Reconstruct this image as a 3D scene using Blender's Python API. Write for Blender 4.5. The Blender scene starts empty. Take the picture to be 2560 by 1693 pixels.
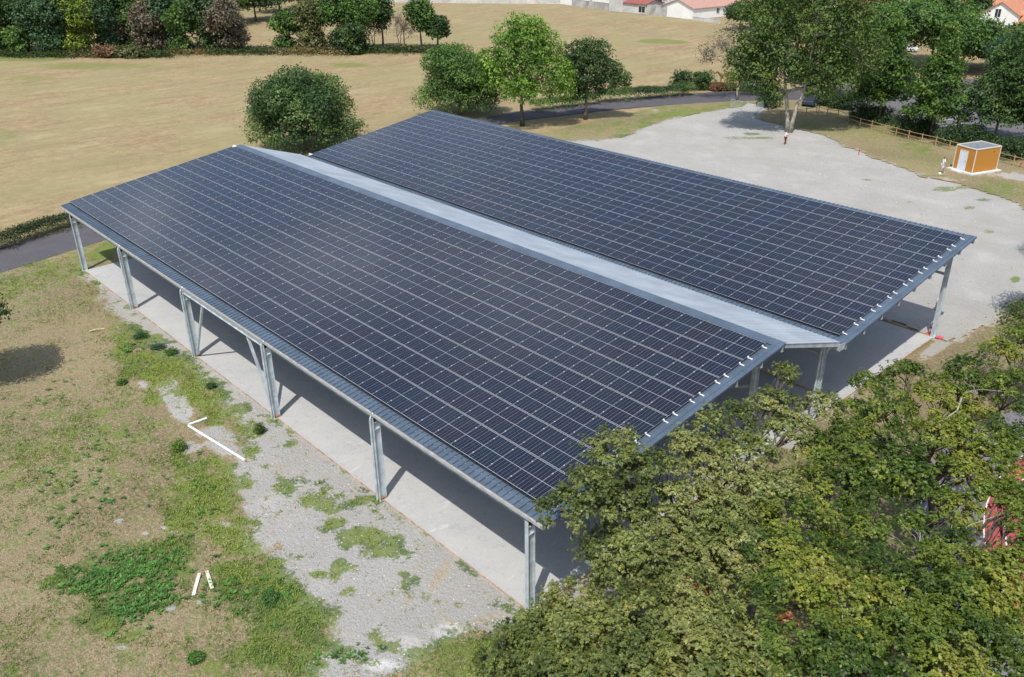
import bpy, math, random
import numpy as np
from math import sin, cos, pi, radians, tan, sqrt
from mathutils import Vector, Matrix

SC = bpy.context.scene
COL = SC.collection
rng = np.random.default_rng(7)
random.seed(7)

# ------------------------------------------------------------------ survey camera
CAM = np.array([18.7075, -17.6585, 24.7894])
YAW, PITCH, ROLL, FPX = 2.405445, 0.457225, -0.01174, 2164.707
W2, H2 = 1280.0, 846.5
def _basis():
    ca, sa, cb, sb = cos(YAW), sin(YAW), cos(PITCH), sin(PITCH)
    f = np.array([ca*cb, sa*cb, -sb]); r = np.array([sa, -ca, 0.0]); u = np.cross(r, f)
    cc, sc = cos(ROLL), sin(ROLL)
    return cc*r+sc*u, -sc*r+cc*u, f
BR, BU, BF = _basis()
def G(u, v, z=0.0):
    """surveyed point of the photograph -> world point at height z"""
    w = BF + BR*(u-W2)/FPX - BU*(v-H2)/FPX
    t = (z-CAM[2])/w[2]
    return CAM + t*w
def proj(P):
    d = np.asarray(P, float)-CAM; z = d@BF
    return W2+FPX*(d@BR)/z, H2-FPX*(d@BU)/z
def tall(u, v0, v1):
    b = G(u, v0); lo, hi = 0., 60.
    for _ in range(40):
        m = (lo+hi)/2
        if proj((b[0], b[1], m))[1] > v1: lo = m
        else: hi = m
    return lo

# ------------------------------------------------------------------ materials
MATS = {}
def nodes_of(name):
    m = bpy.data.materials.new(name); m.use_nodes = True
    nt = m.node_tree; nt.nodes.clear()
    out = nt.nodes.new('ShaderNodeOutputMaterial')
    return m, nt, out
class NB:
    def __init__(s, nt): s.nt = nt
    def n(s, t, **k):
        x = s.nt.nodes.new(t)
        for a, b in k.items(): setattr(x, a, b)
        return x
    def l(s, a, b): s.nt.links.new(a, b)
    def val(s, sock, v):
        if hasattr(v, 'is_output'): s.l(v, sock)
        else:
            if isinstance(v, (tuple, list)) and len(v) == 3 and sock.type == 'RGBA': v = (*v, 1)
            sock.default_value = v
    def math(s, op, a, b=None, c=None, clamp=False):
        x = s.n('ShaderNodeMath', operation=op, use_clamp=clamp)
        s.val(x.inputs[0], a)
        if b is not None: s.val(x.inputs[1], b)
        if c is not None: s.val(x.inputs[2], c)
        return x.outputs[0]
    def mix(s, f, a, b, mode='MIX'):
        x = s.n('ShaderNodeMix', data_type='RGBA', blend_type=mode, clamp_factor=True)
        s.val(x.inputs[0], f); s.val(x.inputs[6], a); s.val(x.inputs[7], b)
        return x.outputs[2]
    def noise(s, vec, scale, detail=3, rough=.55, out=0, dist=0):
        x = s.n('ShaderNodeTexNoise')
        if vec is not None: s.l(vec, x.inputs['Vector'])
        x.inputs['Scale'].default_value = scale; x.inputs['Detail'].default_value = detail
        x.inputs['Roughness'].default_value = rough; x.inputs['Distortion'].default_value = dist
        return x.outputs[out]
    def step(s, x, lo, hi, a=0., b=1.):
        m = s.n('ShaderNodeMapRange', interpolation_type='SMOOTHSTEP')
        s.val(m.inputs[0], x); s.val(m.inputs[1], lo); s.val(m.inputs[2], hi)
        m.inputs[3].default_value = a; m.inputs[4].default_value = b
        return m.outputs[0]
    def mapping(s, vec, scale=(1, 1, 1), rot=(0, 0, 0)):
        m = s.n('ShaderNodeMapping'); s.l(vec, m.inputs[0])
        m.inputs['Scale'].default_value = scale; m.inputs['Rotation'].default_value = rot
        return m.outputs[0]
    def bump(s, h, strength, dist=.02):
        b = s.n('ShaderNodeBump'); s.l(h, b.inputs['Height'])
        b.inputs['Strength'].default_value = strength; b.inputs['Distance'].default_value = dist
        return b.outputs[0]
    def bsdf(s, out, color, rough=.7, metal=0., spec=.5, normal=None, coat=0, coat_rough=.05):
        p = s.n('ShaderNodeBsdfPrincipled')
        s.val(p.inputs['Base Color'], color); s.val(p.inputs['Roughness'], rough); s.val(p.inputs['Metallic'], metal)
        p.inputs['Specular IOR Level'].default_value = spec
        p.inputs['Coat Weight'].default_value = coat; p.inputs['Coat Roughness'].default_value = coat_rough
        if normal is not None: s.l(normal, p.inputs['Normal'])
        s.l(p.outputs[0], out.inputs[0]); return p
def gpos(b): return b.n('ShaderNodeNewGeometry').outputs['Position']
def ocoord(b): return b.n('ShaderNodeTexCoord').outputs['Object']

def plain(name, col, rough=.6, metal=0., var=.12, scale=6., spec=.5, bump=0., fine=40., stain=None):
    """a plain surface with soft tonal wear and a fine grain"""
    if name in MATS: return MATS[name]
    m, nt, out = nodes_of(name); b = NB(nt); P = ocoord(b)
    n1 = b.noise(P, scale, 4); n2 = b.noise(P, fine, 2)
    f = b.math('ADD', b.math('MULTIPLY', n1, .65), b.math('MULTIPLY', n2, .35))
    lo = tuple(c*(1-var*1.6) for c in col); hi = tuple(min(1, c*(1+var*1.2)) for c in col)
    c = b.mix(b.step(f, .32, .68), lo, hi)
    if stain: c = b.mix(b.step(b.noise(P, scale*.6, 5), .58, .72), c, stain)
    nm = b.bump(n2, bump) if bump else None
    b.bsdf(out, c, rough, metal, spec, nm); MATS[name] = m; return m

def foliage(name, trans=.25, rough=.55):
    if name in MATS: return MATS[name]
    m, nt, out = nodes_of(name); b = NB(nt)
    a = b.n('ShaderNodeAttribute', attribute_name='tint'); c = a.outputs['Color']
    p = b.n('ShaderNodeBsdfPrincipled'); b.l(c, p.inputs['Base Color'])
    p.inputs['Roughness'].default_value = rough; p.inputs['Specular IOR Level'].default_value = .35
    t = b.n('ShaderNodeBsdfTranslucent')
    b.l(b.mix(1., c, (1.2, 1.25, .6, 1), 'MULTIPLY'), t.inputs[0])
    x = b.n('ShaderNodeMixShader'); x.inputs[0].default_value = trans
    b.l(p.outputs[0], x.inputs[1]); b.l(t.outputs[0], x.inputs[2]); b.l(x.outputs[0], out.inputs[0])
    MATS[name] = m; return m

def bark(name, c1, c2, scale=7.):
    if name in MATS: return MATS[name]
    m, nt, out = nodes_of(name); b = NB(nt); P = gpos(b)
    n = b.noise(b.mapping(P, (1, 1, .35)), scale, 5, .65)
    b.bsdf(out, b.mix(b.step(n, .35, .65), c1, c2), .9, spec=.2, normal=b.bump(n, .6, .05))
    MATS[name] = m; return m

# ------------------------------------------------------------------ object helpers
def tag(o, label=None, cat=None, group=None, kind=None):
    if label: o['label'] = label
    if cat: o['category'] = cat
    if group: o['group'] = group
    if kind: o['kind'] = kind
    return o
def empty(name, loc, label, cat, group=None, rz=0.):
    o = bpy.data.objects.new(name, None); COL.objects.link(o)
    o.location = tuple(loc); o.rotation_euler = (0, 0, rz); o.empty_display_size = .3
    return tag(o, label, cat, group)

class MB:
    def __init__(s): s.v = []; s.f = []; s.uv = {}; s.sm = False
    def add(s, vs, fs):
        k = len(s.v); s.v += [tuple(float(c) for c in p) for p in vs]
        s.f += [tuple(i+k for i in f) for f in fs]
    def box(s, a, b):
        (x0, y0, z0), (x1, y1, z1) = a, b
        s.add([(x0, y0, z0), (x1, y0, z0), (x1, y1, z0), (x0, y1, z0), (x0, y0, z1), (x1, y0, z1), (x1, y1, z1), (x0, y1, z1)],
              [(0, 3, 2, 1), (4, 5, 6, 7), (0, 1, 5, 4), (1, 2, 6, 5), (2, 3, 7, 6), (3, 0, 4, 7)])
    def obox(s, c, ax, ay, az, hx, hy, hz):
        c, ax, ay, az = map(np.array, (c, ax, ay, az)); vs = []
        for k in (-1, 1):
            for (i, j) in ((-1, -1), (1, -1), (1, 1), (-1, 1)): vs.append(c+ax*hx*i+ay*hy*j+az*hz*k)
        s.add(vs, [(0, 3, 2, 1), (4, 5, 6, 7), (0, 1, 5, 4), (1, 2, 6, 5), (2, 3, 7, 6), (3, 0, 4, 7)])
    def bar(s, p, q, w, h, up=(0, 0, 1)):
        p, q = np.array(p, float), np.array(q, float); d = q-p; L = np.linalg.norm(d); d /= L
        up = np.array(up, float)
        if abs(d@up) > .95: up = np.array((0, 1., 0))
        y = np.cross(up, d); y /= np.linalg.norm(y); z = np.cross(d, y)
        s.obox((p+q)/2, d, y, z, L/2, w/2, h/2)
    def tube(s, pts, rad, n=8, cap=True):
        pts = [np.array(p, float) for p in pts]
        if not hasattr(rad, '__len__'): rad = [rad]*len(pts)
        k0 = len(s.v); ring = []
        for i, p in enumerate(pts):
            d = pts[min(i+1, len(pts)-1)]-pts[max(i-1, 0)]; d = d/(np.linalg.norm(d)+1e-9)
            a = np.array((0, 0, 1.)) if abs(d[2]) < .9 else np.array((1., 0, 0))
            x = np.cross(a, d); x /= np.linalg.norm(x); y = np.cross(d, x)
            for j in range(n):
                t = 2*pi*j/n; s.v.append(tuple(p+rad[i]*(x*cos(t)+y*sin(t))))
        for i in range(len(pts)-1):
            for j in range(n):
                a = k0+i*n+j; b = k0+i*n+(j+1) % n
                s.f.append((a, b, b+n, a+n))
        if cap:
            s.f.append(tuple(k0+j for j in range(n))[::-1]); s.f.append(tuple(k0+(len(pts)-1)*n+j for j in range(n)))
    def prism(s, poly, a, b, axis='x'):
        """extrude 2D polygon between a and b on axis; poly coords are the other two axes in order"""
        n = len(poly)
        def P(t, p):
            return (t, p[0], p[1]) if axis == 'x' else ((p[0], t, p[1]) if axis == 'y' else (p[0], p[1], t))
        s.add([P(a, p) for p in poly]+[P(b, p) for p in poly],
              [tuple(range(n))[::-1], tuple(range(n, 2*n))]+[(i, (i+1) % n, n+(i+1) % n, n+i) for i in range(n)])
    def build(s, name, mat, parent=None, smooth=False, loc=None):
        me = bpy.data.meshes.new(name); me.from_pydata(s.v, [], s.f); me.update()
        if mat: me.materials.append(mat)
        import bmesh
        bm = bmesh.new(); bm.from_mesh(me); bmesh.ops.recalc_face_normals(bm, faces=bm.faces); bm.to_mesh(me); bm.free()
        if smooth: me.polygons.foreach_set('use_smooth', [True]*len(me.polygons))
        o = bpy.data.objects.new(name, me); COL.objects.link(o)
        if parent is not None: o.parent = parent
        if loc is not None: o.location = loc
        return o
def np_mesh(name, V, F, mat, parent=None, attrs=None, kind_loc=None):
    """V (n,3), F (m,k) all the same arity; attrs {name:(n,4)} point colours"""
    me = bpy.data.meshes.new(name); n, m, k = len(V), len(F), F.shape[1]
    me.vertices.add(n); me.vertices.foreach_set('co', np.asarray(V, np.float32).ravel())
    me.loops.add(m*k); me.loops.foreach_set('vertex_index', F.astype(np.int32).ravel())
    me.polygons.add(m); me.polygons.foreach_set('loop_start', np.arange(0, m*k, k, dtype=np.int32))
    me.update(calc_edges=True)
    if attrs:
        for a, c in attrs.items():
            at = me.color_attributes.new(a, 'FLOAT_COLOR', 'POINT'); at.data.foreach_set('color', np.asarray(c, np.float32).ravel())
    if mat: me.materials.append(mat)
    o = bpy.data.objects.new(name, me); COL.objects.link(o)
    if parent is not None: o.parent = parent
    return o
def sheet(name, pts, z, mat, label=None, kind='structure'):
    b = MB(); b.add([(p[0], p[1], z) for p in pts], [tuple(range(len(pts)))])
    o = b.build(name, mat); o['kind'] = kind
    if label: o['label'] = label
    return o

# ------------------------------------------------------------------ value noise for masks
_LAT = rng.random((256, 256))
def vnoise(x, y):
    xi = np.floor(x).astype(int); yi = np.floor(y).astype(int); fx = x-xi; fy = y-yi
    fx = fx*fx*(3-2*fx); fy = fy*fy*(3-2*fy)
    a = _LAT[xi & 255, yi & 255]; b = _LAT[(xi+1) & 255, yi & 255]; c = _LAT[xi & 255, (yi+1) & 255]; d = _LAT[(xi+1) & 255, (yi+1) & 255]
    return (a*(1-fx)+b*fx)*(1-fy)+(c*(1-fx)+d*fx)*fy
def fbm(x, y, o=4):
    s = 0; a = .5; t = 0
    for i in range(o):
        s = s+a*vnoise(x*2**i+17.3*i, y*2**i+5.1*i); t += a; a *= .55
    return s/t
def sstep(x, a, b):
    t = np.clip((x-a)/(b-a), 0, 1); return t*t*(3-2*t)
def poly_sd(X, Y, P):
    """signed distance, positive inside"""
    P = np.asarray(P)[:, :2]; d = np.full(X.shape, 1e9); ins = np.zeros(X.shape, bool)
    for i in range(len(P)):
        a = P[i]; b = P[(i+1) % len(P)]; e = b-a; L = e@e
        t = np.clip(((X-a[0])*e[0]+(Y-a[1])*e[1])/L, 0, 1)
        d = np.minimum(d, np.hypot(X-a[0]-t*e[0], Y-a[1]-t*e[1]))
        c = ((a[1] > Y) != (b[1] > Y))
        with np.errstate(divide='ignore', invalid='ignore'):
            xx = a[0]+(Y-a[1])*e[0]/(e[1] if e[1] else 1e-9)
        ins ^= c & (X < xx)
    return np.where(ins, d, -d)
def PXP(l): return np.array([G(u, v)[:2] for u, v in l])
def ell(X, Y, u, v, ru, rv, rot=0):
    """soft blob: value 1 at centre, 0 at rim; radii surveyed on the ground"""
    c = G(u, v)[:2]; cr, sr = cos(radians(rot)), sin(radians(rot))
    A = G(u+ru*cr, v+ru*sr)[:2]-c; B = G(u-rv*sr, v+rv*cr)[:2]-c
    M = np.linalg.inv(np.array([A, B]).T)
    a = M[0, 0]*(X-c[0])+M[0, 1]*(Y-c[1]); b = M[1, 0]*(X-c[0])+M[1, 1]*(Y-c[1])
    return 1-np.sqrt(a*a+b*b)

# ================================================================== CAMERA, SUN, SKY
cam = bpy.data.cameras.new('camera'); co = bpy.data.objects.new('camera', cam); COL.objects.link(co)
cam.sensor_width = 36; cam.lens = FPX/2560*36; cam.clip_start = .5; cam.clip_end = 4000
co.matrix_world = Matrix(((BR[0], BU[0], -BF[0], CAM[0]), (BR[1], BU[1], -BF[1], CAM[1]), (BR[2], BU[2], -BF[2], CAM[2]), (0, 0, 0, 1)))
SC.camera = co
SUN = Vector((.262, -.440, .860)).normalized()
sl = bpy.data.lights.new('sun', 'SUN'); sl.energy = 4.0; sl.angle = radians(.53); sl.color = (1, .955, .88)
so = bpy.data.objects.new('sun', sl); COL.objects.link(so); so.rotation_euler = SUN.to_track_quat('Z', 'Y').to_euler()
wd = bpy.data.worlds.new('World'); SC.world = wd; wd.use_nodes = True
wn = wd.node_tree; bg = wn.nodes['Background']; sk = wn.nodes.new('ShaderNodeTexSky')
sk.sky_type = 'NISHITA'; sk.sun_disc = False; sk.sun_elevation = math.asin(SUN.z); sk.sun_rotation = math.atan2(SUN.x, SUN.y)
sk.air_density = 1.1; sk.dust_density = 1.6; sk.ozone_density = 1.0
wb = NB(wn); tc = wb.n('ShaderNodeTexCoord').outputs['Generated']; sx_ = wb.n('ShaderNodeSeparateXYZ'); wn.links.new(tc, sx_.inputs[0])
den = wb.math('ADD', wb.math('MAXIMUM', sx_.outputs[2], 0.), .12); cv = wb.n('ShaderNodeCombineXYZ')
wn.links.new(wb.math('DIVIDE', sx_.outputs[0], den), cv.inputs[0]); wn.links.new(wb.math('DIVIDE', sx_.outputs[1], den), cv.inputs[1])
cn = wb.noise(cv.outputs[0], 1.15, 5, .58); cf = wb.math('MULTIPLY', wb.step(cn, .44, .68, 0, .9), wb.step(sx_.outputs[2], .40, .80, 1, .15))
cc = wb.mix(wb.step(wb.noise(cv.outputs[0], 2.3, 4), .35, .7), (3.2, 3.7, 4.8), (8.4, 8.8, 9.6))
wn.links.new(wb.mix(cf, sk.outputs[0], cc), bg.inputs[0]); bg.inputs[1].default_value = .15
SC.view_settings.view_transform = 'Standard'; SC.view_settings.look = 'None'; SC.view_settings.gamma = 1; SC.view_settings.exposure = .16
SC.cycles.max_bounces = 6; SC.cycles.diffuse_bounces = 3; SC.cycles.glossy_bounces = 3; SC.cycles.transmission_bounces = 3; SC.cycles.transparent_max_bounces = 4

# ================================================================== GROUND
def ground_material():
    m, nt, out = nodes_of('ground_cover'); b = NB(nt); P = gpos(b)
    at = b.n('ShaderNodeAttribute', attribute_name='cover'); sp = b.n('ShaderNodeSeparateColor'); b.l(at.outputs['Color'], sp.inputs[0])
    g, gr, ye = sp.outputs[0], sp.outputs[1], sp.outputs[2]; brn = at.outputs['Alpha']
    nf = b.step(b.noise(P, 5.5, 6, .72), .30, .70); nm = b.step(b.noise(P, 1.1, 5, .65), .30, .70); ns = b.noise(P, .22, 3); nt2 = b.noise(P, 26, 3, .6)
    nfd = b.noise(b.mapping(P, (1, 1.6, 1), (0, 0, .5)), 11, 4, .7)
    dry = b.mix(b.step(nfd, .36, .64), (.20, .145, .085), (.47, .375, .225))
    dry = b.mix(b.step(nm, .2, .8, 0, .55), dry, (.35, .30, .18))
    dry = b.mix(b.math('MULTIPLY', brn, b.step(nf, .25, .6)), dry, (.23, .165, .115))
    nsp = b.noise(b.mapping(P, (1, 1.3, 1), (0, 0, .3)), 2.6, 6, .75); dry = b.mix(b.step(nsp, .48, .62, 0, .65), dry, (.175, .185, .085)); dry = b.mix(b.step(nsp, .30, .42, .5, 0), dry, (.50, .415, .27))
    dry = b.mix(b.step(nt2, .56, .75, 0, .45), dry, (.50, .41, .25))
    stone = b.mix(b.step(nt2, .38, .66), (.335, .33, .315), (.53, .52, .50))
    stone = b.mix(b.step(nm, .3, .8, 0, .5), stone, (.42, .395, .35))
    stone = b.mix(b.step(nf, .72, .95, 0, .6), stone, (.30, .295, .27))
    stone = b.mix(b.step(b.noise(P, .35, 4, .6), .5, .7, 0, .5), stone, (.52, .51, .49))
    stone = b.mix(b.math('MULTIPLY', brn, b.step(nf, .2, .7)), stone, (.46, .35, .20))
    stone = b.mix(b.step(gr, 1.0, 1.85), stone, (.74, .735, .72))
    ga = b.math('ADD', gr, b.math('ADD', b.math('MULTIPLY_ADD', nf, .42, -.21), b.math('MULTIPLY_ADD', nm, .5, -.25)))
    base = b.mix(b.step(ga, .44, .58), dry, stone)
    leafy = b.mix(b.math('MULTIPLY_ADD', b.math('SUBTRACT', nm, .5), 1.4, ye, clamp=True), (.070, .150, .030), (.235, .305, .05))
    leafy = b.mix(b.step(nt2, .35, .68, .62, 0), leafy, (.045, .085, .022))
    leafy = b.mix(b.step(nfd, .55, .72, 0, .5), leafy, (.24, .25, .085))
    gg = b.math('ADD', g, b.math('ADD', b.math('MULTIPLY_ADD', nf, .8, -.40), b.math('MULTIPLY_ADD', nm, .6, -.30)))
    c = b.mix(b.step(gg, .30, .86, 0, .85), base, leafy)
    c = b.mix(b.step(ns, .3, .7, 0, .14), c, (.12, .09, .06))
    h = b.math('ADD', nf, b.math('MULTIPLY', nt2, .5))
    b.bsdf(out, c, .95, spec=.15, normal=b.bump(h, .8, .06)); return m
GM = ground_material()

def field_material():
    m, nt, out = nodes_of('dry_pasture'); b = NB(nt); P = gpos(b)
    at = b.n('ShaderNodeAttribute', attribute_name='cover'); sp = b.n('ShaderNodeSeparateColor'); b.l(at.outputs['Color'], sp.inputs[0])
    st = b.mapping(P, (.42, .13, 1), (0, 0, radians(-4)))       # swaths left by mowing
    n1 = b.noise(st, 1.0, 5, .62); n2 = b.noise(P, .06, 4, .6); n3 = b.noise(P, 3.5, 4, .65); n4 = b.noise(b.mapping(P, (1.2, .35, 1)), 1.4, 4, .7)
    c = b.mix(b.step(n1, .32, .68), (.262, .192, .106), (.345, .265, .152))
    c = b.mix(b.step(n4, .40, .72, 0, .6), c, (.235, .185, .10))
    n6 = b.noise(P, .9, 6, .72); c = b.mix(b.step(n6, .50, .64, 0, .55), c, (.20, .15, .082)); c = b.mix(b.step(n6, .36, .48, .4, 0), c, (.42, .335, .20))
    c = b.mix(b.step(n3, .5, .8, 0, .5), c, (.48, .385, .235))
    c = b.mix(b.step(n3, .28, .42, .55, 0), c, (.17, .125, .066))
    c = b.mix(b.step(n2, .40, .60, 0, .55), c, (.27, .25, .125))
    n5 = b.noise(b.mapping(P, (.35, .14, 1), (0, 0, .1)), .6, 6, .7); c = b.mix(b.step(n5, .50, .66, 0, .4), c, (.22, .17, .095)); c = b.mix(b.step(n5, .32, .46, .35, 0), c, (.43, .345, .21))
    gg = b.math('ADD', sp.outputs[0], b.math('MULTIPLY_ADD', n4, .7, -.35))
    c = b.mix(b.step(gg, .40, .75, 0, .8), c, (.17, .19, .062))
    dd = b.math('ADD', sp.outputs[2], b.math('MULTIPLY_ADD', n3, .6, -.3))
    c = b.mix(b.step(dd, .4, .6, 0, .9), c, (.10, .075, .048))
    b.bsdf(out, c, .95, spec=.1, normal=b.bump(n3, .5, .12)); return m
FM = field_material()

sheet('terrain', [(-1500, -1500), (1500, -1500), (1500, 1500), (-1500, 1500)], -.12, plain('far_earth', (.13, .12, .06), .95, scale=.02, fine=.3))

# the pasture and everything beyond the road, one sheet
def grid_sheet(name, xs, ys, z, mat, cover, keep=None):
    X, Y = np.meshgrid(xs, ys, indexing='ij'); nx, ny = X.shape
    idx = np.arange(nx*ny).reshape(nx, ny)
    F = np.stack([idx[:-1, :-1], idx[1:, :-1], idx[1:, 1:], idx[:-1, 1:]], -1).reshape(-1, 4)
    V = np.stack([X, Y, np.broadcast_to(z, X.shape)], -1).reshape(-1, 3); A = cover.reshape(-1, 4)
    res = []
    for nmn, msk in (keep or {name: None}).items():
        if msk is None: o = np_mesh(nmn, V, F, mat, attrs={'cover': A})
        else:
            fm = msk.reshape(-1)[F].mean(1) > .5; f = F[fm]; u, inv = np.unique(f, return_inverse=True)
            o = np_mesh(nmn, V[u], inv.reshape(-1, 4), mat, attrs={'cover': A[u]})
        o['kind'] = 'structure'; res.append(o)
    return res
xs = np.arange(-420, 121, 2.5); ys = np.arange(-160, 520, 2.5)
X, Y = np.meshgrid(xs, ys, indexing='ij')
C = np.zeros(X.shape+(4,)); C[..., 3] = 1
gn = .22*fbm(X*.03+5, Y*.03)
for (u, v, ru, rv, s) in [(60, 146, 150, 10, 1.0), (250, 165, 260, 16, .5), (60, 200, 160, 25, .35), (0, 340, 90, 40, .45), (880, 162, 90, 12, .6), (1640, 102, 70, 9, 1.1), (1690, 105, 50, 8, .8), (1500, 60, 130, 14, .35),
                          (1600, 160, 160, 30, .3), (130, 400, 200, 25, .25), (560, 190, 120, 14, .25), (1160, 36, 60, 7, .4)]:
    gn = gn+s*sstep(ell(X, Y, u, v, ru, rv), 0, .6)
gn = gn+.35*(fbm(X*.06+31, Y*.05+7, 4)-.45)
C[..., 0] = np.clip(gn, 0, 1)
C[..., 2] = np.clip(sstep(X+Y*.2, 20, 40)*0, 0, 1)
grid_sheet('field', xs, ys, -.06, FM, C)

# the road: edges surveyed on both sides
RFAR = [(-60.2, -45), (-60.2, -22), (-60.9, -3.3), (-61.6, .3), (-62.3, 3.2), (-63.4, 8), (-66.5, 25), (-70, 45), (-71.0, 58), (-71.0, 64.4), (-68.9, 71.2), (-67.0, 77.9), (-64.0, 86.7), (-60.7, 94.1), (-57.3, 100.2), (-52.6, 106.5), (-46.5, 111.2), (-38, 114)]
RNEAR = [(-53.4, -45), (-53.8, -22), (-54.7, -4.9), (-55.3, -2.4), (-55.9, .3), (-56.9, 4.7), (-60.5, 21), (-64.5, 42), (-66.3, 54), (-66.2, 61.5), (-64.5, 67.0), (-62.8, 73.5), (-59.6, 81.1), (-56.3, 87.6), (-53.3, 92.2), (-49.8, 97), (-45, 101.5), (-38, 104)]
def asphalt(name, base, patch):
    m, nt, out = nodes_of(name); b = NB(nt); P = gpos(b)
    n1 = b.noise(P, 30, 3, .7); n2 = b.noise(P, .5, 4); n3 = b.noise(P, 4, 4)
    c = b.mix(b.step(n1, .3, .7), tuple(k*.72 for k in base), tuple(k*1.3 for k in base))
    c = b.mix(b.step(n2, .4, .65, 0, .5), c, patch); c = b.mix(b.step(n3, .62, .75, 0, .4), c, tuple(k*1.5 for k in base))
    b.bsdf(out, c, .9, spec=.3, normal=b.bump(n1, .35, .01)); return m
ASP = asphalt('road_asphalt', (.088, .083, .092), (.115, .108, .112))
def resample(L, step=1.2):
    L = np.array(L, float); d = np.r_[0, np.cumsum(np.hypot(*np.diff(L, axis=0).T))]; t = np.linspace(0, d[-1], int(d[-1]/step)); return np.stack([np.interp(t, d, L[:, i]) for i in (0, 1)], -1)
def ribbon(name, A, B, z, mat, wob=.12, n=180):
    A = resample(A, .05); B = resample(B, .05); t = np.linspace(0, 1, n)
    A = A[(t*(len(A)-1)).astype(int)]; B = B[(t*(len(B)-1)).astype(int)]
    A = A+wob*(rng.random(A.shape)-.5); B = B+wob*(rng.random(B.shape)-.5)
    V = np.r_[np.c_[A, np.full(n, z)], np.c_[B, np.full(n, z)]]
    F = np.array([(i, i+1, n+i+1, n+i) for i in range(n-1)])
    o = np_mesh(name, V, F, mat); o['kind'] = 'structure'; return o
ribbon('road', RFAR, RNEAR, .012, ASP, .16, 260)
sheet('car_park', [(-50, 101), (-44, 98.2), (-36.2, 96.4), (-30, 94.2), (-21, 93.2), (-12, 90.4), (14, 86), (30, 150), (-14, 152), (-52, 122)], .006, asphalt('car_park_asphalt', (.12, .115, .118), (.15, .143, .142)))

# lawn, gravel yard: one fine survey grid, cut in two along the wandering edge
YARD = [(-57, 52.5), (-52.4, 58.2), (-50.7, 62.7), (-52.5, 69.3), (-52.7, 77.9), (-51.8, 84.7), (-51.2, 88.8), (-52.3, 93.0), (-47.5, 92.4), (-46.6, 88.5), (-46.4, 86), (-45, 84.2), (-40.7, 83),
        (-37, 82.5), (-33, 80.4), (-30.2, 79), (-23.2, 75.7), (-16.9, 72.2), (-12.4, 72), (-7.1, 70), (-1.2, 62), (1.5, 50), (1.9, 41), (.8, 36.1), (-52, 36), (-56, 44)]
xs = np.arange(-59, 22, .17); ys = np.r_[np.arange(-26, 2, .15), np.arange(2, 41, .25), np.arange(41, 108, .36)]
X, Y = np.meshgrid(xs, ys, indexing='ij')
wob = fbm(X*.45, Y*.45, 4)-.5; wobh = fbm(X*2.3+4, Y*2.3+40, 3)-.5; wob2 = fbm(X*.12+9, Y*.12+3, 3)-.5
grn = .26+.75*(fbm(X*.11, Y*.11, 4)-.5)+.10
pt = fbm(X*1.5+3, Y*1.5+60, 3)-.5; gra = np.zeros(X.shape); yel = .38+.9*(fbm(X*.2+30, Y*.2, 3)-.5); brn = np.clip(.25+1.6*(fbm(X*.16+70, Y*.16+8, 3)-.5), 0, 1)
# pale crushed stone beside the slab
STONE = PXP([(205, 684), (228, 697), (262, 740), (298, 785), (345, 830), (392, 862), (450, 900), (520, 962), (585, 1030), (640, 1080), (600, 1120), (575, 1180), (590, 1270), (640, 1330), (680, 1400), (740, 1450), (800, 1500),
             (840, 1570), (800, 1620), (760, 1660), (830, 1710), (960, 1700), (1040, 1640), (1110, 1585), (1190, 1570), (1290, 1560), (1370, 1500), (1520, 1430), (1420, 1380), (1330, 1440), (940, 1150), (680, 960), (480, 830), (330, 730), (215, 660)])
sd = poly_sd(X, Y, STONE); gra = np.maximum(gra, sstep(sd+1.5*wob+1.3*wobh, -1.5, .9)*.95)
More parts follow.
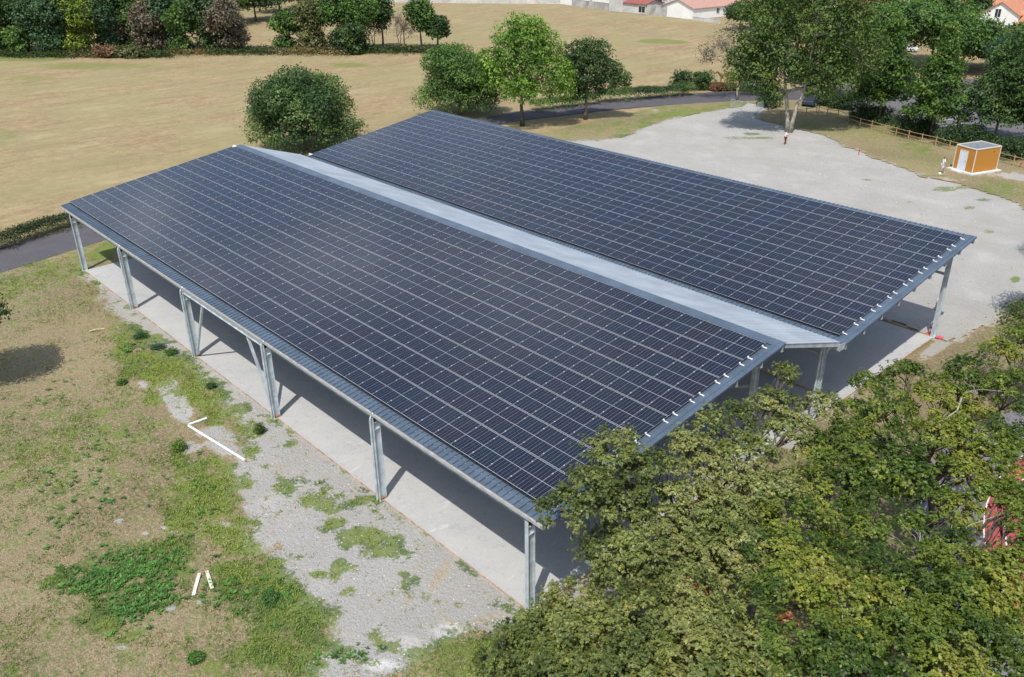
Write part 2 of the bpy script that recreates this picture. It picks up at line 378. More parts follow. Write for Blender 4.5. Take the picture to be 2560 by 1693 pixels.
# grass: (u, v, ru, rv, rot, green, yellow)
for (u, v, ru, rv, rot, s, ye) in [
    (470, 985, 150, 80, 45, .55, .3), (420, 900, 80, 60, 45, .4, .2), (100, 690, 260, 42, -24, .75, .3), (270, 625, 90, 26, -22, .9, .2), (150, 770, 120, 40, -20, .1, .2), (330, 860, 110, 60, 60, .7, .1), (330, 905, 90, 55, 50, .75, .35), (395, 945, 70, 50, 60, .6, .5),
    (405, 855, 62, 26, 40, .95, -.1), (440, 905, 55, 26, 20, 1.0, .2), (352, 832, 40, 20, 35, 1.0, -.2), (470, 925, 50, 18, 15, 1., .4), (540, 965, 40, 18, 40, .9, -.1), (585, 1000, 60, 22, 30, .8, -.1), (455, 985, 60, 60, 50, .6, .5), (540, 1010, 90, 50, 30, .55, .4), (640, 1075, 30, 22, 60, .9, .1),
    (600, 1120, 60, 40, 40, .7, .4), (480, 1160, 120, 26, 10, .6, .2), (450, 1130, 30, 35, 0, 1., .4),
    (470, 1230, 70, 80, 70, 1., .35), (455, 1320, 70, 130, 0, 1.1, .25), (480, 1200, 50, 40, 0, .8, .5), (545, 1220, 60, 110, -10, .85, .75), (560, 1290, 70, 90, 0, .75, .8), (600, 1210, 40, 30, 0, .8, .6), (440, 1440, 60, 60, 0, .9, .1),
    (320, 1400, 150, 60, -12, .85, -.15), (250, 1450, 120, 50, -10, .8, -.1), (300, 1500, 120, 55, -10, .75, -.1), (270, 1570, 90, 30, 10, .7, .3), (380, 1480, 90, 60, 0, .8, .0), (120, 1450, 60, 20, 0, .4, .1),
    (620, 1400, 90, 60, 30, .95, .45), (680, 1450, 110, 70, 35, 1., .15), (640, 1510, 120, 60, 30, .95, -.05), (740, 1540, 110, 60, 40, .95, .0), (780, 1600, 90, 50, 40, .9, -.05), (850, 1625, 90, 26, 20, .85, -.1), (690, 1600, 110, 70, 20, .8, .1), (620, 1640, 110, 60, 0, .7, -.05), (760, 1670, 60, 40, 0, .8, 0), (800, 1530, 60, 40, 0, .8, -.1),
    (800, 1250, 62, 34, 5, .95, .75), (760, 1262, 50, 22, 0, .7, .6), (880, 1335, 90, 40, 0, .78, .8), (940, 1360, 85, 40, 15, .85, .45), (990, 1365, 40, 26, 0, .8, .0), (790, 1435, 45, 18, 10, .7, .8), (870, 1480, 60, 26, 20, .38, .8), (700, 1215, 60, 22, 10, .6, .4), (665, 1150, 70, 30, 30, .5, .4), (850, 1420, 30, 14, 0, .5, .8),
    (700, 1120, 60, 24, 40, .4, .3), (1000, 1640, 80, 20, -10, .5, .4), (1180, 1620, 150, 26, -8, .55, .2), (1330, 1600, 200, 30, -15, .5, .2), (1230, 1670, 200, 40, 0, .5, .2), (1030, 1560, 60, 20, 0, .2, .4),
    (240, 1300, 100, 40, -10, .25, -.1), (200, 1110, 150, 50, -10, .2, 0), (180, 1200, 120, 40, -10, .22, -.1), (120, 1240, 110, 60, 0, .15, -.1), (330, 1180, 90, 40, 0, .15, .1), (350, 1060, 120, 60, 0, .25, .3), (60, 1340, 80, 40, 0, .1, .2), (460, 1560, 120, 30, 0, -.2, 0),
    (1500, 318, 120, 22, -8, .55, .35), (1660, 292, 110, 13, -8, .9, .5), (1740, 280, 90, 12, -6, .8, .5), (1600, 316, 60, 9, -15, 1.0, .5), (1560, 340, 50, 7, -5, .9, .2), (1500, 355, 40, 8, 0, 1., .3), (1620, 275, 160, 11, -4, .5, .3), (1400, 292, 120, 14, -3, .4, .2), (1840, 262, 60, 10, 0, .8, .3),
    (1980, 310, 80, 16, 10, .45, .1), (2110, 330, 80, 16, 12, .2, .3), (2290, 362, 60, 13, 10, .85, .3), (2200, 360, 120, 22, 15, .22, .3), (2330, 400, 120, 26, 12, .3, .3), (2500, 470, 120, 26, 5, .45, .3), (2480, 500, 90, 16, 15, .4, .2), (2380, 465, 70, 14, 15, .4, .2),
    (2545, 690, 22, 10, 0, .6, .4), (2520, 830, 60, 20, 0, .3, .3), (2420, 880, 60, 18, -30, .5, .3), (2530, 900, 50, 40, 0, .2, .2), (2150, 1330, 160, 90, 0, .5, .0), (2000, 1200, 160, 60, 0, .35, .1)]:
    e = sstep(ell(X, Y, u, v, ru*1.25, rv*1.25, rot)+.9*wob+.8*wobh, -.05, .75); grn = grn+s*e*np.clip(.62+1.5*pt, .1, 1.2)*.92; yel = yel+ye*e*.8+.35*pt*e
for (u, v, ru, rv, rot, s) in [(490, 1010, 0, 0, 0, 0), (430, 985, 48, 30, 45, 1), (450, 1030, 40, 28, 30, .9), (535, 900, 46, 16, 40, .8), (535, 1085, 70, 20, 5, .8), (560, 1120, 60, 22, 20, .8), (355, 960, 20, 14, 0, .8), (470, 1120, 40, 20, 0, .7), (395, 868, 24, 14, 30, .9), (545, 885, 30, 10, 30, .8),
                               (305, 1620, 20, 8, 0, .5), (362, 1333, 14, 7, 0, .9), (410, 1320, 12, 7, 0, .9), (300, 1302, 14, 6, 0, .8), (428, 1520, 14, 9, 0, .9), (380, 1505, 12, 8, 0, .9), (330, 1390, 12, 7, 0, .8), (500, 1507, 12, 6, 0, .8), (370, 1435, 14, 8, 0, .7), (420, 1360, 10, 6, 0, .8),
                               (560, 1310, 26, 12, 0, .6), (1500, 1490, 60, 16, -20, .9), (1450, 1480, 40, 26, 0, .6), (1560, 1440, 30, 20, 0, .5), (1385, 1570, 30, 12, -40, .8), (120, 1060, 26, 8, 0, .3), (2150, 925, 90, 20, -35, .9), (2100, 1010, 60, 20, -35, .8), (2340, 870, 50, 16, -30, .9), (1990, 1100, 60, 30, 0, .8), (1650, 1330, 60, 30, 0, .8), (1780, 1200, 80, 40, 0, .8),
                               (1700, 295, 30, 5, 0, .7), (1640, 275, 14, 4, 0, .6), (2350, 445, 110, 9, 8, .5), (2440, 430, 60, 12, 8, .6), (2540, 440, 50, 12, 8, .9), (2480, 520, 60, 6, 10, .7), (2080, 365, 50, 7, 10, .6), (2180, 405, 60, 9, 15, .6), (60, 500, 1, 1, 0, 0)]:
    if s: e = sstep(ell(X, Y, u, v, ru*1.3, rv*1.3, rot)+.7*wob+.6*wobh, -.1, .7); gra = np.maximum(gra, s*e); grn = grn-.6*s*e
# brown dirt
for (u, v, ru, rv, s) in [(250, 700, 120, 50, .5), (330, 1240, 120, 60, .6), (520, 1650, 170, 60, .5), (1550, 1430, 90, 60, .8), (1450, 1540, 80, 40, .7), (1380, 310, 110, 20, .9), (1000, 1540, 120, 40, .35), (2480, 800, 120, 60, .9), (2440, 880, 80, 40, .9), (2350, 950, 60, 60, .9), (900, 1520, 140, 60, .25), (150, 760, 90, 50, .4), (430, 960, 40, 60, .2), (60, 1200, 100, 80, .1)]:
    brn = np.clip(brn+s*sstep(ell(X, Y, u, v, ru, rv), 0, .6), 0, 1)
grn = grn-.75*sstep(sd+.8*wob+.8*wobh, -.2, .6)*(1-sstep(grn, .45, .75))*.8
grn = grn+1.0*sstep(fbm(X*.8+11, Y*.8+2, 4)+.35*wobh, .55, .72)*(sd > -.3)
ysd = poly_sd(X, Y, YARD)+1.5*wob+1.6*wob2
gra = np.maximum(gra, sstep(ysd+.8*wobh, -1.3, .8)); grn = np.where(ysd > -.2, grn*(1-sstep(ysd, -.2, 1.2))-.25*sstep(ysd, 0, 1), grn)
brn = np.where(gra > .6, brn*.12, brn)
for (u, v, ru, rv, rot, s) in [(1098, 1440, 16, 75, 30, 1.), (1150, 1570, 75, 12, 28, .9), (1215, 1545, 70, 9, -14, .8), (1160, 1590, 26, 14, 60, .6), (1020, 1500, 16, 34, 20, .7), (1300, 1580, 120, 14, -24, .7), (1045, 1420, 14, 30, 20, .5), (700, 1180, 60, 20, 40, .3)]:
    brn = np.maximum(brn, s*sstep(ell(X, Y, u, v, ru, rv, rot)+.7*wob, .0, .6))
for (u, v, ru, rv, s) in [(1120, 1580, 62, 30, .75), (960, 1665, 70, 26, .6), (1010, 1610, 90, 26, .35), (800, 1672, 44, 14, .5), (860, 1590, 60, 16, .25), (760, 1560, 24, 14, .3), (640, 1330, 60, 30, .12), (850, 1410, 60, 24, .15), (1180, 1620, 60, 8, .3)]:
    gra = np.where(gra > .5, gra+s*sstep(ell(X, Y, u, v, ru, rv)+.9*wob, -.05, .6), gra)
# a few weedy streaks on the yard
for (u, v, ru, rv, s) in [(2400, 470, 80, 6, .6), (2360, 475, 40, 5, .7), (2460, 500, 30, 5, .7), (2330, 440, 60, 5, .5), (1880, 335, 30, 5, .8), (1910, 345, 40, 5, .6), (2165, 450, 20, 4, .5), (2540, 698, 18, 12, .9), (2470, 580, 22, 6, .4), (2420, 520, 20, 6, .5), (1850, 345, 60, 6, .5), (2275, 505, 14, 3, .4)]:
    e = sstep(ell(X, Y, u, v, ru, rv)+.5*wob, 0, .5); grn = np.maximum(grn, s*e+.1*e)
east = sstep(X, .5, 3)*sstep(Y, -2, 2); brn = np.clip(brn+.5*east, 0, 1)
COVER = np.stack([np.clip(grn, 0, 1.05), gra, np.clip(yel, 0, 1), brn], -1)
rn = np.array(RNEAR+RFAR[::-1]); rsd = poly_sd(X, Y, rn); west = (X < np.interp(Y, [p[1] for p in RNEAR], [p[0] for p in RNEAR])-1.2)
inyard = ysd > 0
slabm = (X > -50.4) & (X < -.35) & (Y > .5) & (Y < 35.6)
grid_sheet('lawn', xs, ys, 0., GM, COVER, {'lawn': (~inyard & ~west & ~slabm), 'gravel_yard': (inyard & ~west & ~slabm)})

# slab under the canopy
def slab_material():
    m, nt, out = nodes_of('compacted_slab'); b = NB(nt); P = gpos(b)
    n1 = b.noise(P, 22, 4, .7); n2 = b.noise(P, .45, 4, .6); n3 = b.noise(b.mapping(P, (1, .3, 1), (0, 0, .6)), 1.6, 5, .65, dist=1.2)
    c = b.mix(b.step(n1, .3, .7), (.33, .335, .34), (.455, .46, .46))
    c = b.mix(b.step(n2, .38, .66, 0, .6), c, (.45, .445, .425))
    c = b.mix(b.step(n3, .60, .74, 0, .6), c, (.58, .575, .56))
    n7 = b.noise(P, 2.2, 6, .72); c = b.mix(b.step(n7, .52, .68, 0, .28), c, (.24, .24, .235))
    c = b.mix(b.step(n2, .25, .42, .45, 0), c, (.27, .285, .30))
    b.bsdf(out, c, .9, spec=.25, normal=b.bump(n1, .4, .01)); return m
SLM = slab_material()
s1 = sheet('slab', [(-50.6, .14), (.0, .14), (.0, 23.9), (-50.6, 23.9)], .03, SLM)
s2 = sheet('slab', [(-50.6, 23.98), (.0, 23.98), (.0, 35.86), (-50.6, 35.86)], .022, SLM)

# ================================================================== SOLAR CANOPY
TH = .1359; CT, ST, TT = cos(TH), sin(TH), tan(TH)
GALV = plain('galvanised_steel', (.50, .565, .61), .45, .25, var=.16, scale=2.2, fine=30)
GALVD = plain('galvanised_purlin', (.42, .475, .50), .5, .3, var=.18, scale=2.5, fine=25)
SHEETM = plain('blue_grey_sheet', (.082, .115, .158), .42, .0, var=.14, scale=.9, fine=8, spec=.5)
STRIPM = plain('pale_sheet', (.44, .49, .54), .45, .1, var=.10, scale=.5, fine=14)
GUTM = plain('light_gutter', (.50, .50, .50), .45, .3, var=.12, scale=3)
WHITEM = plain('white_plastic', (.74, .75, .76), .45, var=.08)
ALUM = plain('aluminium_rail', (.38, .40, .44), .8, .0, var=.06, spec=.1)
RUST = plain('rusty_base', (.33, .17, .085), .85, var=.4, scale=9)
BLACK = plain('black_rubber', (.015, .015, .017), .6)

canopy = empty('solar_canopy', (0, 0, 0), 'long open steel shelter with two tilted roofs covered in dark solar panels', 'solar shelter')

def rib_sheet(name, x0, x1, y0, z0, y1, z1, pitch, h, w, th, mat, edge_x1=None):
    """trapezoid ribbed roof sheet, ribs run up the slope"""
    prof = [(x0, 0)]; x = x0+pitch*.5
    while x < x1-pitch*.35:
        prof += [(x-w, 0), (x-w*.45, h), (x+w*.45, h), (x+w*.7, -.012), (x+w*.7+.024, -.012), (x+w*.7+.026, 0)]; x += pitch
    prof.append((x1, 0)); b = MB(); n = len(prof)
    L = sqrt((y1-y0)**2+(z1-z0)**2); ny, nz = -(z1-z0)/L, (y1-y0)/L
    vs = []
    for (yy, zz) in ((y0, z0), (y1, z1)):
        for (px, ph) in prof: vs.append((px, yy+ny*ph, zz+nz*ph))
        for (px, ph) in prof: vs.append((px, yy+ny*(ph-th), zz+nz*(ph-th)))
    fs = []
    for i in range(n-1):
        fs.append((i, i+1, 2*n+i+1, 2*n+i)); fs.append((n+i, 3*n+i, 3*n+i+1, n+i+1))
        fs.append((i, n+i, n+i+1, i+1)); fs.append((2*n+i, 2*n+i+1, 3*n+i+1, 3*n+i))
    fs += [(0, 2*n, 3*n, n), (n-1, 2*n-1, 4*n-1, 3*n-1)]
    b.add(vs, fs); return b.build(name, mat, canopy)

def roofz(y, y0, z0): return z0+(y-y0)*TT
# panel plane: A passes (y=.763, z=4.994); B passes (22.112, 4.911).  sheets lie .115 below
A0, A1, B0, B1 = (.763, 4.994), (14.885, 0), (22.112, 4.911), (36.23, 0)
XN, XF = .84, -52.72
zsA = lambda y: roofz(y, *A0)-.125
zsB = lambda y: roofz(y, *B0)-.125
rib_sheet('roof_sheet', XF, XN-.02, .10, zsA(.10), 15.44, zsA(15.44), .333, .045, .034, .006, SHEETM)
rib_sheet('roof_sheet', XF, XN-.02, 21.34, zsB(21.34), 36.80, zsB(36.80), .333, .045, .034, .006, SHEETM)
o = rib_sheet('roof_sheet', XF+.1, XN-.02, 15.50, zsA(15.44)+.0, 21.02, 5.07, .25, .03, .04, .01, STRIPM); o['label'] = 'pale grey sheet on the short back slope'
# ridge flashing of A and rake flashings
def strip3(pts, x0, x1, th, name, mat):
    b = MB(); poly = [(p[0], p[1]) for p in pts]+[(p[0], p[1]-th) for p in pts[::-1]]
    b.prism(poly, x0, x1, 'x'); return b.build(name, mat, canopy)
strip3([(14.98, zsA(14.98)+.058), (15.47, zsA(15.47)+.066), (15.60, zsA(15.44)+.02)], XF-.02, XN+.0, .012, 'ridge_flashing', SHEETM)
for (ya, yb, fz) in ((.10, 15.44, zsA), (21.34, 36.72, zsB)):
    for xx, sg in ((XN, 1), (XF, -1)):
        b = MB(); w = .46
        X0, X1 = (xx-w, xx+.012) if sg > 0 else (xx-.012, xx+.12)
        for (xa, xb, zt) in ((X0, X1, .048),):
            b.add([(xa, ya, fz(ya)+zt), (xb, ya, fz(ya)+zt), (xb, yb, fz(yb)+zt), (xa, yb, fz(yb)+zt), (xa, ya, fz(ya)+zt-.008), (xb, ya, fz(ya)+zt-.008), (xb, yb, fz(yb)+zt-.008), (xa, yb, fz(yb)+zt-.008)],
                  [(0, 1, 2, 3), (7, 6, 5, 4), (0, 4, 5, 1), (1, 5, 6, 2), (2, 6, 7, 3), (3, 7, 4, 0)])
        if sg > 0:      # standing fold and drop edge
            xm = xx-.23; b.add([(xm-.02, ya, fz(ya)+.046), (xm, ya, fz(ya)+.085), (xm+.02, ya, fz(ya)+.046), (xm-.02, yb, fz(yb)+.046), (xm, yb, fz(yb)+.085), (xm+.02, yb, fz(yb)+.046)], [(0, 1, 4, 3), (1, 2, 5, 4), (0, 3, 5, 2), (0, 2, 1), (3, 4, 5)])
            b.add([(xx+.002, ya, fz(ya)+.038), (xx+.012, ya, fz(ya)+.038), (xx+.012, yb, fz(yb)+.038), (xx+.002, yb, fz(yb)+.038), (xx+.002, ya, fz(ya)-.04), (xx+.012, ya, fz(ya)-.04), (xx+.012, yb, fz(yb)-.04), (xx+.002, yb, fz(yb)-.04)],
                  [(7, 6, 5, 4), (0, 4, 5, 1), (1, 5, 6, 2), (2, 6, 7, 3), (3, 7, 4, 0)])
        b.build('rake_flashing', SHEETM, canopy)
# gutters
def gutter(y, z, x0, x1, w=.17, h=.14, mat=GUTM):
    b = MB(); t = .012
    prof = [(y+w, z+h*.8), (y+w, z), (y+.02, z), (y, z+.03), (y, z+h), (y-.02, z+h+.012), (y-.02, z+h), (y-.014, z+.026), (y+.014, z-t), (y+w+t, z-t), (y+w+t, z+h*.8)]
    b.prism(prof, x0, x1, 'x'); b.prism([(y, z), (y+w, z), (y+w, z+h*.75), (y, z+h*.9)], x1-.01, x1+.004, 'x')
    return b.build('gutter', mat, canopy)
gutter(-.035, 4.655, XF+.1, XN-.03)
g2 = MB(); g2.prism([(20.93, 4.98), (20.93, 4.60), (21.42, 4.60), (21.42, 4.66), (21.36, 4.66), (21.36, 4.63), (20.96, 4.63), (20.96, 4.98)], XF+.1, XN+.03, 'x')
g2.prism([(20.90, 4.58), (21.46, 4.58), (21.46, 4.92), (20.90, 5.00)], XN+.03, XN+.045, 'x')
g2.build('gutter', GALV, canopy)

# ---- solar panels
def panel_material():
    m, nt, out = nodes_of('solar_cells'); b = NB(nt)
    uv = b.n('ShaderNodeUVMap', uv_map='cell').outputs[0]; sx = b.n('ShaderNodeSeparateXYZ'); b.l(uv, sx.inputs[0]); u, v = sx.outputs[0], sx.outputs[1]
    at = b.n('ShaderNodeAttribute', attribute_name='tone'); sp = b.n('ShaderNodeSeparateColor'); b.l(at.outputs['Color'], sp.inputs[0])
    PW, PL = 1.141, 1.735
    def near(x, period, off, w):       # 1 on a line of half width w
        a = b.math('PINGPONG', b.math('SUBTRACT', x, off), period/2); return b.math('LESS_THAN', a, w)
    def line(x, c, w): return b.math('LESS_THAN', b.math('ABSOLUTE', b.math('SUBTRACT', x, c)), w)
    cw = (PW-.05)/6
    col = near(u, cw, .025, .0034); mid = line(u, PW/2, .0046); cen = line(v, PL/2, .0085)
    rows = near(v, (PL-.06)/18, .03, .0034)
    bord = b.math('MAXIMUM', b.math('GREATER_THAN', b.math('ABSOLUTE', b.math('SUBTRACT', u, PW/2)), PW/2-.0030), b.math('GREATER_THAN', b.math('ABSOLUTE', b.math('SUBTRACT', v, PL/2)), PL/2-.0145))
    blue = b.mix(sp.outputs[0], (.0025, .0058, .024), (.013, .0095, .014)); blue = b.mix(b.math('MULTIPLY', sp.outputs[1], .7), blue, (.006, .017, .030))
    cell = b.mix(b.noise(b.n('ShaderNodeNewGeometry').outputs['Position'], 3, 2), blue, (.014, .018, .028))
    c = b.mix(b.math('MULTIPLY', rows, .22), cell, (.24, .30, .44)); c = b.mix(b.math('MULTIPLY', col, .62), c, (.34, .38, .48))
    c = b.mix(b.math('MULTIPLY', mid, .6), c, (.34, .38, .47)); c = b.mix(cen, c, (.42, .44, .50)); c = b.mix(bord, c, (.50, .52, .57))
    n = b.noise(b.n('ShaderNodeNewGeometry').outputs['Position'], .35, 3)
    p = b.bsdf(out, c, b.math('MULTIPLY_ADD', n, .10, .06), 0, .28)
    return m
PM = panel_material(); PSIDE = plain('panel_frame_side', (.05, .052, .06), .5, .4)
WP, LP, GX, GY, TK = 1.141, 1.735, 1.15, 14.255/8, .035
XP1 = .21
def panel_geo(cells):
    """cells: list of (i, row, (y0,z0), tone) -> V, F, uv, tone"""
    V, F, UV, T = [], [], [], []
    for (i, r, (y0, z0), t) in cells:
        xb = XP1-(i+1)*GX+(GX-WP); xa = xb; xc = xb+WP; s0 = r*GY; s1 = s0+LP; k = len(V)
        for dz in (0, -TK):
            for (x, s) in ((xa, s0), (xc, s0), (xc, s1), (xa, s1)):
                V.append((x, y0+s*CT-dz*ST, z0+s*ST+dz*CT)); T.append((*t, 1))
        F.append((k, k+1, k+2, k+3)); UV += [(0, 0), (WP, 0), (WP, LP), (0, LP)]
        for a, c in ((0, 1), (1, 2), (2, 3), (3, 0)): F.append((k+a, k+4+a, k+4+c, k+c)); UV += [(.001, .001)]*4
        F.append((k+7, k+6, k+5, k+4)); UV += [(.001, .001)]*4
    return V, F, UV, T
def panel_obj(cells, name):
    V, F, UV, T = panel_geo(cells)
    o = np_mesh(name, np.array(V), np.array(F), PM, canopy, {'tone': T}); me = o.data; me.materials.append(PSIDE)
    me.shade_flat(); mi = np.ones(len(F), np.int32); mi[::6] = 0; me.polygons.foreach_set('material_index', mi)
    l = me.uv_layers.new(name='cell'); l.data.foreach_set('uv', np.array(UV, np.float32).ravel()); return o
allc = []
for roof in (A0, B0):
    for i in range(46):
        for r in range(8):
            a = rng.random(); t = (float(np.clip(.5+.42*(vnoise(np.array([i*.55+3.]), np.array([r*.9+roof[0]]))[0]-.5)*2+.5*(a-.5), 0, 1)), float(rng.random()**2), 0)
            x = XP1-i*GX; y = roof[0]+r*GY; d = np.linalg.norm(CAM-np.array((x-.5, y+.8, roof[1]+r*GY*ST)))
            allc.append((d, (i, r, roof, t)))
allc.sort(key=lambda q: q[0])
for d, c in allc[:98]: panel_obj([c], 'solar_panel')
o = panel_obj([c for d, c in allc[98:]], 'solar_panel'); o['kind'] = 'stuff'; o['label'] = 'the farther rows of dark solar panels'
# mounting rails, with clamps between panels and the white rail ends
for (y0, z0) in (A0, B0):
    for r in range(8):
        for q in (.17, .83):
            s = r*GY+q*LP; b = MB()
            def onp(x, ss, dz): return np.array((x, y0+ss*CT-dz*ST, z0+ss*ST+dz*CT))
            b.obox(onp((XP1+.04+XF+.1)/2, s, -.07), (1, 0, 0), (0, CT, ST), (0, -ST, CT), (XP1+.04-XF-.1)/2, .02, .03)
            for i in range(1, 46): b.obox(onp(XP1-i*GX+.008, s, .006), (1, 0, 0), (0, CT, ST), (0, -ST, CT), .024, .030, .008)
            rail = b.build('mounting_rail', ALUM, canopy)
            e = MB(); e.obox(onp(XP1+.15, s, -.045), (1, 0, 0), (0, CT, ST), (0, -ST, CT), .10, .026, .018); e.obox(onp(XP1+.02, s, .004), (1, 0, 0), (0, CT, ST), (0, -ST, CT), .03, .034, .03)
            e.build('end_cap', WHITEM, rail)
b = MB()
for (y0, z0) in (A0, B0): b.bar((XF+.3, y0-.03, z0-.075), (XP1, y0-.03, z0-.075), .03, .055)
b.build('dark_skirt', BLACK, canopy)

# ---- frame
def ibeam(b, p, q, depth, width, up=(0, 0, 1), tf=.016, tw=.010):
    p, q = np.array(p, float), np.array(q, float); d = q-p; L = np.linalg.norm(d); d = d/L
    up = np.array(up, float); y = np.cross(up, d); y /= np.linalg.norm(y); z = np.cross(d, y); c = (p+q)/2
    b.obox(c, d, y, z, L/2, tw/2, depth/2-tf)
    for s in (-1, 1): b.obox(c+z*s*(depth/2-tf/2), d, y, z, L/2, width/2, tf/2)
FR = [-.10-10.11*k for k in range(6)]
CD, CW = .36, .20
def column(x, y, ztop, pipe, near=False, base_rust=True):
    b = MB(); yc = y+CD/2
    ibeam(b, (x, yc, .0), (x, yc, ztop), CD, CW, up=(0, -1, 0))
    b.box((x-CW/2+.002, y+.018, ztop-.62), (x+CW/2-.002, y+CD-.018, ztop-.595)); b.box((x-.14, y-.04, .0), (x+.14, y+CD+.04, .028))
    c = b.build('column', GALV, canopy)
    if base_rust:
        r = MB(); r.box((x+.012, y+.02, .028), (x+CW/2+.003, y+CD-.02, .14)); r.build('base_block', RUST, c)
    return c
for k, x in enumerate(FR):
    column(x, .0, 4.52, True, base_rust=k in (0, 1, 2, 3, 4) and k > 0)
    column(x, 14.63, 6.22, False, base_rust=False)
    column(x, 21.10, 4.42, False, base_rust=False)
    column(x, 35.72, 6.12, False, base_rust=False)
    # rafters: depth .3, just under the purlins
    for (ya, yb, fz) in ((.06, 15.35, zsA), (21.5, 36.55, zsB)):
        b = MB(); off = .22+.16
        ibeam(b, (x, ya, fz(ya)-off), (x, yb, fz(yb)-off), .30, .16)
        b.build('rafter', GALV, canopy)
    b = MB(); ibeam(b, (x, 15.5, zsA(15.5)-.42), (x, 21.2, 4.66), .26, .16); b.build('rafter', GALV, canopy)
    for (ya, zc, s, fz) in ((.36, 4.1, 1, zsA), (14.63, 5.7, -1, zsA), (21.46, 4.0, 1, zsB), (35.72, 5.6, -1, zsB)):   # haunch plates
        b = MB(); zt = fz(ya)-.53; b.prism([(ya, zt), (ya+s*1.3, zt+s*1.3*TT), (ya, zt-.42)], x-.006, x+.006, 'x'); b.build('haunch', GALV, canopy)
def zsec(b, y, z, x0, x1, h=.20, w=.07, t=.006):
    b.prism([(y-w, z), (y, z), (y, z-h+t), (y+w, z-h+t), (y+w, z-h), (y-t, z-h), (y-t, z-t), (y-w, z-t)], x0, x1, 'x')
for (ys_, fz) in (([.55, 2.42, 4.30, 6.17, 8.05, 9.92, 11.80, 13.68, 15.30], zsA), ([21.75, 23.6, 25.45, 27.3, 29.15, 31.0, 32.85, 34.7, 36.5], zsB)):
    for y in ys_:
        b = MB(); zsec(b, y, fz(y)-.012, XF+.1, XN-.005, .27, .08); b.box((XN-.16, y-.045, fz(y)-.30), (XN-.004, y+.03, fz(y)-.02)); b.box((XN-.14, y-.06, fz(y)-.33), (XN-.0, y+.06, fz(y)-.302)); b.build('purlin', GALVD, canopy)
for y in (15.75, 17.35, 18.95, 20.6):
    z = zsA(15.44)+(y-15.5)*(5.07-zsA(15.44))/5.52; b = MB(); zsec(b, y, z-.012, XF+.2, XN-.05, .24, .09); b.build('purlin', GALVD, canopy)
b = MB(); b.bar((XN-.06, 15.6, zsA(15.44)-.14), (XN-.06, 20.95, 4.93), .012, .24); b.build('fascia', GALV, canopy)
# eave beams and tie beams along the length
b = MB(); ibeam(b, (FR[5], .19, 4.42), (FR[0], .19, 4.42), .12, .10); b.build('eave_tie', GALVD, canopy)
b = MB(); ibeam(b, (FR[3]+.11, .05, 4.50), (FR[2]-.11, .05, 4.50), .20, .15); b.build('eave_beam', GALV, canopy)
for y, z in ((14.81, 5.55), (21.28, 3.95), (35.90, 4.35)):
    b = MB(); b.bar((FR[5], y, z), (FR[0]-.02, y, z), .11, .11); b.build('tie_beam', GALVD, canopy)
def brace(p, q, w=.12):
    b = MB(); b.bar(p, q, w, w); b.build('brace', GALV, canopy)
brace((FR[3]+.12, .17, .18), (-28.47+.6, .12, 4.38)); brace((FR[2]-.12, .17, .18), (-22.26-.1, .12, 4.38), .13)
brace((FR[0]-.1, 14.81, 4.5), (FR[1]+.1, 14.81, .15), .12); brace((FR[3]+.1, 14.81, 4.5), (FR[2]-.1, 14.81, .15)); brace((FR[0]-.1, 35.90, 4.3), (FR[1]+.1, 35.90, 4.5), .10)
# downpipes
for k in (1, 2, 3, 4):
    x = FR[k]-.02; b = MB()
    b.tube([(x, .10, 4.70), (x, .02, 4.66), (x, -.07, 4.52), (x, -.09, 4.38), (x, -.09, .05)], .05, 10)
    for z in (1.0, 2.2, 3.4): b.tube([(x, -.09, z), (x, -.09, z+.04)], .062, 10)
    b.build('downpipe', GALV, canopy, smooth=False)
for x in (FR[0], FR[2], FR[4]):
    b = MB(); b.tube([(x+.02, 21.15, 4.62), (x+.02, 21.1, 4.45), (x+.02, 20.92, 4.25), (x+.02, 20.92, .05)], .06, 10); b.box((x-.07, 20.85, 1.6), (x+.12, 21.02, 1.64)); b.build('downpipe', GALV, canopy)
b = MB()
for x, y, z in ((XF+.05, 14.87, 6.98), (XF+.05, 22.1, 4.98)): b.box((x-.1, y-.12, z-.06), (x+.35, y+.0, z)); b.box((x+.25, y-.35, z-.07), (x+.4, y-.0, z-.01))
b.build('corner_clamp', WHITEM, canopy)

# ---- timber edging around the slabs
TIM = plain('weathered_timber', (.42, .30, .22), .9, var=.3, scale=3, fine=30, stain=(.55, .49, .43)); TIM2 = plain('raw_timber', (.40, .24, .12), .9, var=.28, scale=3, fine=30, stain=(.22, .11, .07))
def edging(p, q, step, label, mat, group='edging boards around the slab', h=.085, z0=.0):
    p, q = np.array(p, float), np.array(q, float); L = np.linalg.norm(q-p); n = max(1, round(L/step)); d = (q-p)/L
    for i in range(n):
        a = p+d*(L*i/n+.012); c = p+d*(L*(i+1)/n-.012); j = (rng.random(2)-.5)*.03
        b = MB(); nrm = np.array((-d[1], d[0], 0)); b.bar((*(a+nrm[:2]*j[0])[:2], z0+h/2), (*(c+nrm[:2]*j[1])[:2], z0+h/2-.008*rng.random()), .034, h)
        tag(b.build('edging_board', mat), label, 'board', group)
for k in range(5): edging((FR[k+1]+.16, .12), (FR[k]-.16, .12), 3.3, 'pale weathered board edging the long open side of the slab', TIM)
edging((.025, .42), (.025, 14.5), 3.6, 'brown board edging the short end of the slab under the front roof', TIM2)
edging((.025, 15.1), (.025, 20.8), 3.0, 'brown board edging the slab end below the pale back slope', TIM2)
edging((.025, 21.6), (.025, 35.6), 3.6, 'brown board edging the short end of the slab under the rear roof', TIM2)
edging((-50.4, 23.94), (-.05, 23.94), 4.2, 'reddish board between the two halves of the slab', TIM2, h=.11)
